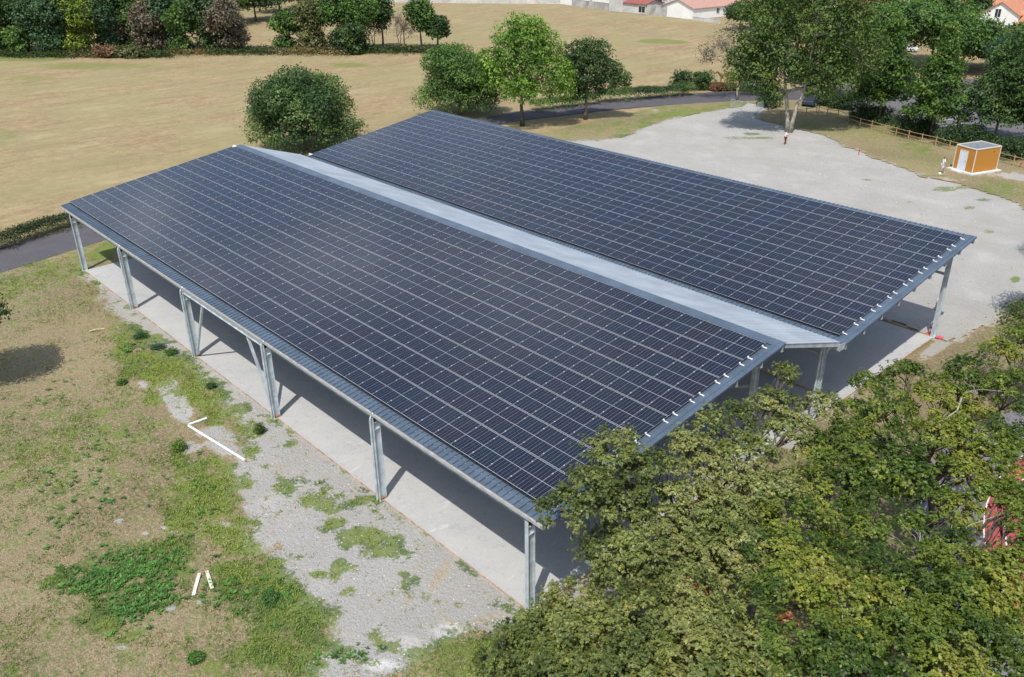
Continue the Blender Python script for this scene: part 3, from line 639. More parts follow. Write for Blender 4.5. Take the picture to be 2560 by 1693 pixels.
for k in range(5): edging((FR[k+1]+.16, 35.90), (FR[k]-.16, 35.90), 3.3, 'dark board edging the far long side of the slab', TIM2)

# ================================================================== VEGETATION
def unit(v): return v/(np.linalg.norm(v, axis=-1, keepdims=True)+1e-9)
def kites(C, N, D, L, Wd, col):
    """one folded leaf-shaped face per row: centre C, normal N, direction D"""
    D = unit(D-N*np.sum(D*N, -1, keepdims=True)); S = np.cross(N, D); L = L[:, None]; Wd = Wd[:, None]
    V = np.stack([C-D*L*.5, C+S*Wd*.5+D*L*.08+N*L*.10, C+D*L*.5, C-S*Wd*.5+D*L*.08+N*L*.10], 1).reshape(-1, 3)
    F = np.arange(len(C)*4).reshape(-1, 4); return V, F, np.repeat(np.c_[col, np.ones(len(C))], 4, 0)
def rdir(n, r): return unit(r.normal(size=(n, 3)))
def crown_points(lobes, n, r, inner=.25, flat=.0):
    L = np.array(lobes, float); vol = (L[:, 3]*L[:, 4]*L[:, 5])**(2/3); k = r.choice(len(L), n, p=vol/vol.sum())
    d = rdir(n, r); d[:, 2] = np.where(d[:, 2] < -.8, -d[:, 2]*.6, d[:, 2]); d = unit(d)
    rad = np.where(r.random(n) < inner, r.random(n)**.5*.8, .82+.22*r.random(n)); P = L[k, :3]+d*L[k, 3:]*rad[:, None]
    return P, d, k
def leaves(P, d, r, per, spread, size, asp, pal, var=.35, clumpvar=.8, flat=.65, up=.55, special=None):
    """leaf clumps at P (outward d); pal = list of colours"""
    n = len(P); k = np.repeat(np.arange(n), per); m = len(k); off = r.normal(size=(m, 3))*spread; off[:, 2] *= flat
    C = P[k]+off; N = unit(d[k]*.8+np.array((0, 0, up))+r.normal(size=(m, 3))*.62); D = r.normal(size=(m, 3))+d[k]*.5
    pal = np.array(pal); nz = vnoise(P[:, 0]*.55+P[:, 2]*.4+50, P[:, 1]*.55+P[:, 2]*.3+90); t = np.clip(.5+clumpvar*(nz-.5)*1.6+clumpvar*.5*(r.random(n)-.5), 0, .999)*(len(pal)-1)
    i = t.astype(int); f = (t-i)[:, None]; cc = pal[i]*(1-f)+pal[np.minimum(i+1, len(pal)-1)]*f
    col = cc[k]*(1+var*(r.random((m, 1))-.5)*2); col[:, 0] *= 1+.25*(r.random(m)-.5)
    if special is not None:
        sel, sc = special; q = sel[k]; col[q] = np.array(sc)*(.75+.5*r.random((q.sum(), 1)))
    s = size*(.65+.7*r.random(m)); return kites(C, N, D, s, s*asp, np.clip(col, .002, 1))
def bend(a, b, r, n=5, w=.08):
    a, b = np.array(a, float), np.array(b, float); L = np.linalg.norm(b-a); t = np.linspace(0, 1, n)[:, None]
    p = a+(b-a)*t; j = r.normal(size=(n, 3))*w*L*.35; j[0] = j[-1] = 0; p = p+j; p[:, 2] += .10*L*np.sin(t[:, 0]*pi)*(1 if b[2] > a[2] else -.5); return p
BARK = bark('grey_brown_bark', (.10, .08, .06), (.25, .21, .165)); BARKL = bark('pale_bark', (.19, .17, .14), (.45, .41, .35)); BARKD = bark('dark_bark', (.05, .042, .034), (.14, .115, .09))
LEAF = foliage('leaf'); LEAFN = foliage('leaf_near', .34, .42)
PAL0 = {'dark': [(.018, .038, .014), (.030, .060, .020), (.048, .088, .026)], 'blue': [(.020, .046, .024), (.034, .074, .036), (.060, .112, .050)], 'mid': [(.026, .055, .015), (.045, .095, .022), (.075, .135, .032)],
       'bright': [(.040, .085, .014), (.075, .150, .022), (.120, .205, .035)], 'yellow': [(.050, .085, .014), (.100, .150, .020), (.165, .195, .032)], 'olive': [(.040, .052, .022), (.070, .085, .034), (.110, .120, .052)],
       'grey': [(.050, .045, .036), (.085, .078, .062), (.13, .118, .095)], 'brown': [(.07, .04, .025), (.12, .07, .04), (.17, .11, .07)]}
PAL = {k_: [(q[0]*1.85, q[1]*1.72, q[2]*1.5) for q in v_] for k_, v_ in PAL0.items()}
def tree(name, label, base, h, lobes, n, size, pal, trunk_r, seed, per=7, spread=.35, bark_m=None, group=None, cat='tree', stems=1, leaf_m=None, inner=.25, twigs=60, lean=(0, 0), asp=.62, flat=.65, cl=.8, special=None, z_fork=.35, crown=True, branch_r=1., up=.55):
    """lobes: (dx, dy, z, rx, ry, rz) about the base"""
    r = np.random.default_rng(seed); base = np.array((base[0], base[1], 0.)); root = empty(name, base, label, cat, group)
    lb = np.array(lobes, float); P, d, k = crown_points(lb, n, r, inner)
    if crown:
        keep = P[:, 2] > .25; P, d, k = P[keep], d[keep], k[keep]; sp = None
        if special is not None: sp = (np.hypot(*(P[:, :2]-np.array(special[0][:2])).T) < special[1], special[2])
        V, F, A = leaves(P, d, r, per, spread, size, asp, PAL[pal] if isinstance(pal, str) else pal, special=sp, flat=flat, clumpvar=cl, up=up)
        np_mesh('crown', V, F, leaf_m or LEAF, root, {'tint': A})
    b = MB(); zf = h*z_fork
    tops = []
    for s in range(stems):
        a = 2*pi*s/max(stems, 1)+seed; off = (0 if stems == 1 else .12*trunk_r/.15)
        t0 = np.array((off*.3*cos(a), off*.3*sin(a), -.1)); t1 = np.array((lean[0]*.5+off*3.6*cos(a), lean[1]*.5+off*3.6*sin(a), zf)); t2 = np.array((lean[0]+off*5*cos(a), lean[1]+off*5*sin(a), h*.82))
        p = bend(t0, t1, r, 5, .04); q = bend(t1, t2, r, 5, .05)[1:]; pts = np.r_[p, q]; rr = trunk_r*np.linspace(1, .12, len(pts))/sqrt(stems)*.95; rr[0] *= 1.35
        b.tube(pts, rr, 8); tops.append(pts)
    for (dx, dy, z, rx, ry, rz) in lb:
        pts = tops[r.integers(len(tops))]; j = int(np.clip(np.searchsorted(pts[:, 2], z-rz*.9), 2, len(pts)-2)); q = bend(pts[j], (dx, dy, z), r, 5, .12)
        b.tube(q, trunk_r*branch_r*np.linspace(.42, .10, 5), 6, False)
    for i in r.choice(len(P), min(twigs, len(P)), replace=False):
        L = lb[k[i]]; c = L[:3]*.75+np.array((0, 0, L[2]*.25))+r.normal(size=3)*L[3:]*.15; q = bend(c, P[i], r, 4, .12); b.tube(q, trunk_r*branch_r*np.linspace(.15, .04, 4), 5, False)
    b.build('trunk', bark_m or BARK, root, smooth=True); return root
def round_lobes(R, z, rz, r, n=9, jit=.42, sub=.55):
    L = [(0, 0, z, R*.72, R*.72, rz*.75)]
    for i in range(n):
        a = 2*pi*i/n+r.random()*.6; e = r.uniform(-.5, .95); q = sqrt(max(0, 1-e*e))
        s = sub*r.uniform(.75, 1.15); L.append((R*jit*1.35*q*cos(a), R*jit*1.35*q*sin(a), z+rz*e*.62, R*s, R*s, rz*s*.85))
    return L
def RL(seed, *a, **k): return round_lobes(*a, r=np.random.default_rng(seed), **k)

ROADG = 'trees along the lane behind the canopy'
b0 = G(762, 372); tree('round_tree', 'dense round dark green tree close behind the left front roof ridge', b0, 9.4, RL(1, 6.4, 5.0, 4.6, n=16, sub=.42)+[(4.7*cos(a*.9), 4.7*sin(a*.9), 2.0+.5*(a % 2), 2.0, 2.0, 1.6) for a in range(7)]+[(.6, -.4, 8.0, 2.7, 2.7, 1.5), (-1.8, 1.2, 7.2, 2.0, 2.0, 1.5), (5.6, 3.2, 2.4, 1.6, 1.6, 1.6)], 5200, .27, [(.036, .078, .024), (.072, .135, .038), (.150, .215, .062)], .35, 11, per=9, spread=.30, group=ROADG, twigs=90, inner=.35)
b0 = G(1150, 284); tree('round_tree', 'round mid green tree left of the bright green tree on the lane verge', b0, 8.6, RL(2, 5.9, 4.9, 4.2, n=13, sub=.5)+[(4.4*cos(a*1.1), 4.4*sin(a*1.1), 2.4, 2.2, 2.2, 1.6) for a in range(6)], 4200, .28, 'mid', .3, 12, per=8, spread=.30, group=ROADG, inner=.35)
b0 = G(1306, 314); tree('lime_tree', 'tall bright yellow green tree on the verge beside the lane', b0, 14., [(0, 0, 8.6, 3.6, 3.6, 3.6), (-2.2, -1.6, 6.2, 3.0, 3.0, 2.4), (2.6, 2.2, 6.4, 3.2, 3.2, 2.6), (.6, .4, 11.2, 2.6, 2.6, 2.2), (-1.6, -1.0, 10.4, 1.9, 1.9, 2.4), (2.2, 2., 9.6, 2.2, 2.2, 2.2), (-3.2, -2.6, 7.9, 1.9, 1.9, 1.6), (3.4, 3.0, 4.6, 2.0, 2.0, 1.5), (-1, 1, 4.6, 2.2, 2.2, 1.4), (1.6, -2.0, 4.9, 2.2, 2.2, 1.5), (-.4, -.4, 12.8, 1.2, 1.2, 1.1), (1.3, 1.0, 12.2, 1.2, 1.2, 1.0)], 2300, .30, 'bright', .27, 13, per=9, spread=.27, group=ROADG, bark_m=BARKD, z_fork=.3)
b0 = G(1464, 298); tree('dark_tree', 'compact dark green tree standing right of the bright lane tree', b0, 10.6, [(0, 0, 6.6, 2.9, 2.9, 2.5), (-.9, -1.0, 8.2, 1.9, 1.9, 1.8), (1.1, .9, 8.4, 1.8, 1.8, 1.6), (1.9, 2.0, 6.0, 2.0, 2.0, 1.7), (-1.8, -1.6, 5.6, 2.0, 2.0, 1.8), (3.0, 3.0, 5.0, 1.5, 1.5, 1.3), (0, .4, 4.0, 2.2, 2.2, 1.3), (-1.0, -.4, 3.2, 1.2, 1.2, .9), (0, 0, 9.4, 1.1, 1.1, 1.0)], 1500, .30, 'dark', .25, 14, per=9, spread=.25, group=ROADG)
b0 = G(1843, 252); tree('sparse_tree', 'thin sparse pale tree leaning over the lane by the left crowd barrier', b0, 11.5, [(-2.2, -2.4, 7.5, 2.6, 2.4, 2.2), (.6, .8, 8.5, 1.8, 1.8, 2.2), (-3.6, -3.4, 6.2, 1.5, 1.5, 1.4), (-1.0, -1.4, 9.8, 1.6, 1.6, 1.2)], 330, .22, [(.07, .075, .04), (.12, .115, .065), (.16, .15, .09)], .21, 15, per=6, spread=.30, bark_m=BARKL, twigs=110, stems=2, branch_r=.9, inner=.5, lean=(-.6, .2))
b0 = G(1972, 331); tree('poplar_tree', 'big tall green tree with a forked grey trunk at the yard edge', b0, 19., [(-1.2, -1.6, 9.0, 3.0, 3.0, 3.2), (2.0, 2.2, 8.6, 3.2, 3.2, 3.2), (-3.2, -2.2, 12.4, 3.2, 3.2, 3.4), (1.2, .8, 13.4, 3.6, 3.6, 3.6), (4.4, 3.6, 12.0, 3.2, 3.2, 3.2), (-1.0, -.8, 16.8, 3.2, 3.2, 3.0), (3.0, 2.6, 16.6, 2.8, 2.8, 3.0), (-4.6, -3.6, 9.4, 2.4, 2.4, 2.4), (5.6, 5.4, 9.0, 2.6, 2.6, 2.4), (-2.6, -2.8, 6.0, 1.7, 1.7, 1.5), (.2, -.4, 7.2, 1.6, 1.6, 1.8), (2.2, 1.4, 5.4, 1.6, 1.6, 1.4), (-4.6, -2.8, 15.2, 2.2, 2.2, 2.6), (.4, .8, 19.0, 2.0, 2.0, 1.6), (-3.4, -3.0, 6.6, 2.3, 2.3, 2.4), (3.8, 3.4, 6.4, 2.4, 2.4, 2.2), (-5.2, -4.4, 7.4, 2.0, 2.0, 2.2), (.5, 1.6, 7.4, 2.4, 2.4, 2.0), (-1.0, -2.4, 4.6, 1.0, 1.0, 1.2)], 4300, .33, [(.042, .078, .018), (.088, .145, .030), (.16, .21, .048)], .42, 16, per=8, spread=.32, bark_m=BARKL, stems=2, twigs=120, z_fork=.3)
for i, (u, v, h, R, z, pal, lab) in enumerate([(1905, 236, 13.5, 4.2, 8.2, 'mid', 'dark leafy tree overhanging the lane left of the forked tree'), (2083, 247, 11.5, 3.7, 7.4, 'mid', 'slim tree behind the corner of the post and rail fence'), (2194, 311, 12.0, 4.1, 7.4, 'mid', 'first layered tree of the car park row, left of the others'),
                                            (2325, 344, 11.6, 4.2, 7.0, 'mid', 'middle layered tree of the car park row'), (2484, 355, 11.6, 4.8, 7.0, 'mid', 'large layered tree of the car park row right behind the wooden kiosk'), (2600, 372, 11.4, 4.4, 7.0, 'mid', 'layered car park tree cut by the right picture edge')]):
    r_ = np.random.default_rng(50+i); L = []
    for q in range(15):
        z_ = z-4.2+q*.62*(h-z+3.6)/7.2; rr = R*(1-.75*max(0, (z_-z*.75)/(h-z*.75+.01)))*.78; a = r_.random()*6.28; L.append((rr*.5*cos(a), rr*.5*sin(a), max(z_, 2.9), rr*.72, rr*.72, .75))
        L.append((-rr*.55*cos(a+.5), -rr*.55*sin(a+.5), max(z_+.2, 2.9), rr*.62, rr*.62, .65))
    pp = [(.038, .082, .014), (.075, .150, .024), (.135, .215, .040)] if i != 4 else [(.030, .066, .018), (.058, .115, .028), (.105, .170, .040)]
    tree('pin_oak', lab, G(u, v), h, L, 1700, .32, pp, .19, 60+i, per=8, spread=.30, group='trees beside the car park', flat=.45, twigs=50, branch_r=.5)
# far side of the car park and garden trees
for i, (u, v, h, R, pal, lab) in enumerate([(2230, 178, 12.5, 7.2, 'mid', 'wide low green tree across the car park'), (2325, 160, 12.5, 6.6, 'mid', 'wide spreading tree left of the orange roofed house'), (2400, 185, 10.0, 5.6, 'mid', 'rounded tree before the orange roofed house'), (2480, 175, 7.0, 5.4, 'olive', 'dull green tree below the white gable'), (2560, 150, 6.2, 5.6, 'mid', 'green tree at the right edge below the orange roofs'),
                                            (2545, 220, 8.0, 5.5, 'blue', 'bluish green tree at the right edge beyond the car park'), (2130, 110, 10.0, 4.4, 'brown', 'reddish brown leaved tree left of the wide green tree'), (2180, 95, 11.0, 4.5, 'olive', 'dull olive tree near the red edged white gable'), (2432, 84, 9.5, 2.6, 'dark', 'pointed dark tree standing before the largest orange roof'),
                                            (2110, 150, 9.0, 4.5, 'mid', 'green tree in the gap right of the forked tree'), (1990, 150, 13.0, 5.5, 'mid', 'broad tree behind the forked tree beyond the lane'), (1925, 120, 11.0, 4.5, 'bright', 'light green tree behind the left side of the forked tree'), (1850, 75, 6.5, 3.6, 'dark', 'small dark tree at the right end of the garden walls'), (2060, 190, 12.0, 5., 'yellow', 'yellowish tree behind the right side of the forked tree')]):
    tree('garden_tree', lab, G(u, v), h, RL(70+i, R, h*.58, h*.40, n=10, sub=.52), int(900+R*130), .46 if v < 200 else .38, pal, .25, 80+i, per=8, spread=.42, twigs=25, inner=.3)
tree('bare_tree', 'pale bare branched tree beside the reddish brown tree', G(2155, 70), 9, [(0, 0, 6, 3, 3, 3)], 160, .3, 'grey', .22, 99, per=3, spread=.5, bark_m=BARKL, twigs=120)

# shrubs along the fence and by the lane
def shrub(label, u, v, R, h, pal, seed, n=420, size=.2, group=None, name='shrub', z0=.0, spread=.16):
    r = np.random.default_rng(seed); p = G(u, v); root = empty(name, p, label, 'shrub', group)
    L = [(r.normal()*R*.35, r.normal()*R*.35, h*.45, R*.7, R*.7, h*.55) for _ in range(5)]
    P, d, k = crown_points(L, n, r, .3); P[:, 2] = np.abs(P[:, 2])+.05
    V, F, A = leaves(P, d, r, 8, spread, size, .6, PAL[pal] if isinstance(pal, str) else pal); np_mesh('foliage', V, F, LEAF, root, {'tint': A})
    b = MB()
    for i in range(7): q = bend((r.normal()*.1, r.normal()*.1, 0), P[r.integers(len(P))], r, 4, .1); b.tube(q, [.035, .03, .02, .01], 5, False)
    b.build('stem', BARKD, root)
SG = 'dark shrubs between the fence and the car park'
for i, (u, v, R, h, lab) in enumerate([(2063, 262, 1.5, 2.2, 'dark shrub behind the fence corner post'), (2100, 272, 1.2, 1.8, 'dark shrub just right of the slim tree'), (2150, 300, 1.6, 2.0, 'wide dark shrub left of the first car park row tree'), (2195, 308, 1.7, 2.0, 'dark shrub at the foot of the first car park row tree'),
                                       (2270, 334, 1.9, 2.3, 'dark rounded shrub between the first two row trees'), (2300, 340, 1.3, 1.8, 'small dark shrub left of the middle row tree'), (2385, 360, 1.8, 2.3, 'large dark shrub left of the wooden kiosk'), (2430, 362, 1.5, 2.1, 'dark shrub right behind the wooden kiosk'), (2470, 366, 1.4, 1.5, 'low dark shrub behind the kiosk roof'), (2530, 392, 1.9, 2.3, 'dark shrub right of the wooden kiosk'), (2575, 398, 1.6, 2.2, 'dark shrub cut by the right picture edge'),
                                       (1925, 268, 1.4, 2.0, 'dark shrub behind the right crowd barrier')]):
    shrub(lab, u, v, R, h, 'dark', 200+i, group=SG)
for i, (u, v, R, h, pal, lab) in enumerate([(1710, 226, 1.9, 2.8, 'dark', 'bushy dark shrub with upright shoots beside the lane'), (1755, 224, 1.7, 2.6, 'mid', 'green upright shrub left of the russet stalks'), (1795, 226, 1.3, .9, 'brown', 'russet dry stalky plant on the lane verge near the horses'), (1830, 226, 1.1, .8, 'olive', 'dull green tuft right of the russet stalks'),
                                            (268, 143, 2.4, 2.1, 'brown', 'reddish bush at the foot of the left wood'), (320, 142, 3.0, 2.0, 'olive', 'low grey green bush right of the reddish bush')]):
    shrub(lab, u, v, R, h, pal, 230+i, n=420, size=.24 if v > 200 else .4)
def hedge(label, A, B, w, h, pal, seed, size=.2, n=1500, name='hedge'):
    r = np.random.default_rng(seed); A = np.array(A[:2]); B = np.array(B[:2]); L = np.linalg.norm(B-A); d2 = (B-A)/L; nn = np.array((-d2[1], d2[0])); c = (A+B)/2
    root = empty(name, (c[0], c[1], 0), label, 'hedge'); t = r.random(n)*L; s = r.normal(size=n)*w*.42; hh = h*(.75+.5*vnoise(t*.45+seed, s*0+.5))
    z = np.abs(hh*np.sqrt(np.clip(1-(s/(w*1.1))**2, .05, 1))*(.55+.5*r.random(n)**.5)); P = np.c_[A[0]+d2[0]*t+nn[0]*s-c[0], A[1]+d2[1]*t+nn[1]*s-c[1], z]
    dd = unit(np.c_[nn[0]*s, nn[1]*s, np.full(n, .8)]); V, F, Acol = leaves(P, dd, r, 8, .18, size, .6, PAL[pal] if isinstance(pal, str) else pal); np_mesh('foliage', V, F, LEAF, root, {'tint': Acol})
hedge('low dark green bramble hedge between the lane and the pasture', G(1490, 256), G(1725, 236), 1.8, 1.5, 'dark', 301, n=1500)
hedge('bramble hedge on the far side of the lane at the left edge', G(-60, 640), G(225, 545), 1.3, 1.1, [(.035, .055, .018), (.065, .085, .028), (.11, .105, .045)], 302, .15, n=1300)
hedge('short bramble hedge behind the bright lane tree', G(1330, 276), G(1490, 258), 1.8, 1.3, 'mid', 303, n=700)
hedge('tall clipped hedge below the orange roofs at the right edge', G(2400, 118), G(2600, 128), 3, 3.0, 'dark', 304, .4, n=1500)

# the wood and hedgerow along the far side of the pasture
WG = 'trees of the far hedgerow'
WOOD = [(-30, 134, 14, 5.5, 'dark', .30, 'very dark tree at the left edge of the far wood'), (45, 128, 13, 5., 'dark', .3, 'dark tree second from the left edge in the far wood'), (55, 136, 5.5, 2.6, 'mid', .35, 'small lighter tree before the dark trees at far left'),
        (120, 131, 12.5, 4.4, 'blue', .34, 'bluish dark tree left of the pale green wood tree'), (165, 134, 13.5, 4.8, 'blue', .42, 'pale bluish green tree in the left wood'), (212, 133, 13, 4.0, 'yellow', .42, 'yellow green tree in the left wood'), (262, 127, 13, 4.6, 'blue', .4, 'green tree right of the yellow green wood tree'),
        (300, 124, 6.5, 2.4, 'grey', .3, 'thin grey twiggy tree at the gap in the wood'), (345, 118, 12.5, 4.8, 'mid', .38, 'green topped tree behind the thin grey tree'), (385, 126, 10.5, 3.9, 'grey', .35, 'greyish half bare tree in the middle of the wood'), (430, 122, 13, 4.6, 'blue', .38, 'grey green tree right of the half bare one'),
        (470, 129, 10.0, 3.6, 'mid', .36, 'tree with a bright green lobe near the wood middle'), (520, 127, 12, 4.4, 'dark', .33, 'dark tree near the right end of the left wood'), (570, 129, 10.0, 4.4, 'grey', .33, 'dark grey brown drooping tree at the end of the left wood'),
        (728, 122, 8.0, 3.6, 'mid', .36, 'small green topped tree right of the wood gap'), (785, 124, 9.5, 3.6, 'olive', .36, 'greyish bushy tree left of the large hedgerow tree'), (850, 124, 12.5, 4.4, 'mid', .36, 'large leaning green hedgerow tree'), (905, 125, 12, 3.8, 'mid', .36, 'green hedgerow tree with ivy to the ground'), (880, 134, 5.5, 2.8, 'dark', .36, 'dark bushy tree at the foot of the large hedgerow tree'),
        (958, 119, 10.5, 2.2, 'dark', .34, 'narrow dark tree with two thin stems'), (1053, 122, 9.6, 2.7, 'mid', .36, 'tidy oval tree near the right end of the hedgerow'), (1095, 121, 6.4, 2.6, 'dark', .36, 'last low tree at the right end of the hedgerow')]
for i, (u, v, h, R, pal, lowf, lab) in enumerate(WOOD):
    L = RL(400+i, R, h*.60, h*.40, n=9, sub=.5)
    if i not in (19, 20, 21): L += [(-R*.35*sin(i*2), R*.35*cos(i*2), h*.16, R*.62, R*.62, h*.16)]
    if i in (0, 1, 2, 3, 4, 5, 6, 8, 9, 10, 12, 13, 15, 17, 18): L += [(R*.3*sin(i), R*.3*cos(i), h*.28, R*.7, R*.7, h*.24)]
    tree('hedgerow_tree', lab, G(u, v), h, L, int(560+R*R*56), .50, pal, .26, 420+i, per=7, spread=.42, group=WG, twigs=70 if pal == 'grey' else 30, inner=.3, bark_m=BARK)
for i, (u, v, h, lab) in enumerate([(1000, 122, 8.5, 'bare branching tree in the hedgerow, left of the oval tree'), (1012, 125, 6.5, 'low bare leaning tree before the taller bare one'), (935, 122, 7.0, 'thin nearly bare tree beside the narrow dark tree'), (600, 120, 6., 'small bare tree in the wood gap')]):
    tree('bare_tree', lab, G(u, v), h, [(0, 0, h*.62, 2.2, 2.2, h*.34), (1.2, 1.2, h*.5, 1.4, 1.4, h*.25)], 120, .25, 'grey', .17, 460+i, per=2, spread=.4, twigs=110, group=WG, bark_m=BARK, stems=2)
WOOD2 = [(-20, 88, 15), (60, 84, 15), (140, 80, 16), (225, 78, 16), (310, 74, 16), (395, 70, 16), (480, 66, 17), (560, 62, 17), (640, 52, 14), (700, 30, 12), (520, 30, 18), (360, 36, 18), (200, 44, 18), (50, 50, 18), (620, 16, 14), (770, 18, 9), (840, 8, 8)]
for i, (u, v, h) in enumerate(WOOD2):
    tree('wood_tree', 'dark tree crowded in the back of the far left wood', G(u, v), h, RL(500+i, 7.2, h*.52, h*.5, n=9, sub=.6), 800, .75, ['dark', 'blue', 'dark', 'mid'][i % 4] if i < 8 else 'dark', .3, 520+i, per=7, spread=.6, group='trees in the back of the wood', twigs=8)
# rank grass and brambles under the hedgerow: nobody could count it
r = np.random.default_rng(77); n = 5200; t = r.random(n); uu = 0+t*1150; vv = np.where(uu < 430, 139+3*r.normal(size=n), np.where(uu < 900, 131+4*r.normal(size=n), 128+3.5*r.normal(size=n)))
P = np.array([G(a, b_)+np.array((0, 0, .15+.5*c_)) for a, b_, c_ in zip(uu, vv, r.random(n))]); sel = (vnoise(P[:, 1]*.12, P[:, 0]*.12)+.35*r.random(n)) > .62
V, F, A = leaves(P, np.tile((0, 0, 1.), (n, 1)), r, 5, .35, .55, .35, [(.19, .13, .06), (.26, .19, .09), (.13, .13, .05), (.06, .09, .03)], special=(sel, (.05, .08, .025)))
tag(np_mesh('undergrowth', V, F, LEAF, None, {'tint': A}), 'rank grass and brambles under the far hedgerow', 'undergrowth', kind='stuff')

# ---- the big oaks in front: leaf rosettes on twigs
def oak(label, base, lobes_px, pal, seed, per_lobe=40, rosettes=19, trunk_r=.22, special=None, height=6.5, bare=()):
    r = np.random.default_rng(seed); base = np.array((base[0], base[1], 0.)); root = empty('oak_tree', base, label, 'tree', 'oaks crowding the near end of the canopy')
    LB = []
    for (u, v, z, R) in lobes_px: p = G(u, v, z); LB.append((*(p-base)[:2], z, R*1.06, R*1.06, R*.80))
    LB = np.array(LB); cen, cols, dirs = [], [], []
    for L in LB:
        n = int(per_lobe*(L[3]/1.3)**2)+5; d = rdir(n, r); d[:, 2] = np.where(d[:, 2] < -.45, -d[:, 2], d[:, 2]); rad = .55+.5*r.random(n)**.6
        cen.append(L[:3]+d*L[3:]*rad[:, None]*(.85+.35*r.random((n, 1)))); dirs.append(d)
    Bc = np.concatenate(cen); Bd = np.concatenate(dirs); nb = len(Bc)
    k = np.repeat(np.arange(nb), rosettes); m = len(k); off = r.normal(size=(m, 3))*np.array((.14, .14, .09))*(.7+.6*r.random(nb))[k][:, None]
    RC = Bc[k]+off; RD = unit(Bd[k]*.5+unit(off)*.5+np.array((0, 0, .75)))
    j = np.repeat(np.arange(m), 6); q = len(j); D = unit(r.normal(size=(q, 3))+RD[j]*.55); C = RC[j]+D*.055; N = unit(RD[j]*1.0+np.array((0, 0, .25))+r.normal(size=(q, 3))*.38)
    pal = np.array(pal); nz = vnoise(Bc[:, 0]*.7+base[0]+40, Bc[:, 1]*.7+base[1]+40); t = np.clip(.5+1.3*(nz-.5)+.55*(r.random(nb)-.5), 0, .999)*(len(pal)-1); i0 = t.astype(int); f = (t-i0)[:, None]
    cb = (pal[i0]*(1-f)+pal[np.minimum(i0+1, len(pal)-1)]*f)*(.85+.3*r.random((nb, 1))); col = cb[k][j]*(.68+.64*r.random((q, 1)))
    tip = r.random(m) < .12; tc = tip[j]; col[tc] = col[tc]*np.array((1.25, 1.10, .9))
    if special:
        for (u, v, z, R, sc) in special:
            c = G(u, v, z)-base; hit = (np.linalg.norm(RC-c, axis=1) < R)[j]; col[hit] = np.array(sc)*(.7+.6*r.random((hit.sum(), 1)))
    s = .115*(.6+.8*r.random(q)); V, F, A = kites(C, N, D, s, s*.56, np.clip(col, .002, 1)); np_mesh('crown', V, F, LEAFN, root, {'tint': A})
    b = MB(); top = np.array((LB[:, 0].mean(), LB[:, 1].mean(), height*.55)); t0 = bend((0, 0, -.1), top, r, 6, .06); b.tube(t0, trunk_r*np.array((1.3, 1, .9, .8, .7, .6)), 10)
    for L in LB:
        st = t0[r.integers(2, 6)]; q2 = bend(st, L[:3]-np.array((0, 0, L[5]*.3)), r, 7, .09); b.tube(q2, trunk_r*np.linspace(.42, .12, 7), 7, False)
        near_ = np.argsort(np.linalg.norm(Bc-L[:3], axis=1))[:26]
        for i in near_[::2]: q3 = bend(q2[r.integers(4, 7)], Bc[i], r, 5, .12); b.tube(q3, np.linspace(.026, .007, 5), 4, False)
    bt = b
    for (u0, v0, z0, u1, v1, z1, w) in bare:
        b = MB()
        p = G(u0, v0, z0)-base; q4 = G(u1, v1, z1)-base; m_ = bend(p, q4, r, 7, .14); b.tube(m_, np.linspace(w, w*.35, 7), 6, False)
        for i in range(7): a = m_[r.integers(1, 7)]; e = a+(q4-p)*.25*r.random()+r.normal(size=3)*(.5, .5, .25); b.tube(bend(a, e, r, 4, .15), np.linspace(w*.35, .006, 4), 4, False)
        b.build('bare_branch', BARKL, root, smooth=True)
    b = bt
    b.build('trunk', BARKD, root, smooth=True); return root
OL = [(.066, .094, .024), (.130, .168, .046), (.205, .240, .074), (.26, .275, .098)]; BR_ = [(.045, .085, .014), (.100, .155, .024), (.175, .225, .034), (.25, .265, .048)]
DEAD = (.42, .17, .075)
oak('olive green oak whose twigs overlap the front corner of the solar roof', (6.2, 6.0), [(1530, 1135, 7.2, .95), (1640, 1190, 6.8, 1.05), (1718, 1110, 7.0, .62), (1812, 1062, 6.8, 1.05), (1770, 1150, 6.2, 1.0), (1480, 1230, 6.6, 1.05), (1400, 1270, 6.4, .8), (1545, 1255, 6., 1.05),
     (1860, 1160, 6.0, 1.25), (1720, 1280, 5.6, 1.3), (1610, 1370, 5.2, 1.4), (1510, 1370, 4.6, 1.0), (1800, 1300, 5.2, 1.5), (1700, 1420, 4.8, 1.5), (1580, 1470, 4.2, 1.4), (1850, 1420, 5, 1.5), (1962, 935, 6.8, .5), (1940, 1020, 6.2, .9), (1975, 1085, 5.6, 1.0), (1930, 1250, 5.6, 1.3), (2060, 1020, 5.8, .75)],
     OL, 601, special=[(1738, 1474, 5.3, .5, DEAD), (1738, 1474, 4.9, .45, DEAD)])
oak('low olive green oak spreading across the bottom of the picture', (6.2, -1.8), [(1415, 1560, 4.5, 1.2), (1335, 1625, 4, 1.15), (1260, 1665, 3.4, .9), (1500, 1640, 4.5, 1.5), (1620, 1570, 5, 1.4), (1400, 1700, 4, 1.4), (1600, 1690, 5, 1.4), (1745, 1550, 5.5, 1.4), (1740, 1680, 5.5, 1.4), (1860, 1620, 5.7, 1.2), (1870, 1720, 5.7, 1.3), (1500, 1750, 4, 1.2)],
     [(.066, .096, .024), (.130, .168, .044), (.205, .240, .066), (.26, .27, .09)], 602, special=[(1958, 1577, 5.9, .45, DEAD), (1945, 1560, 5.8, .3, DEAD)])
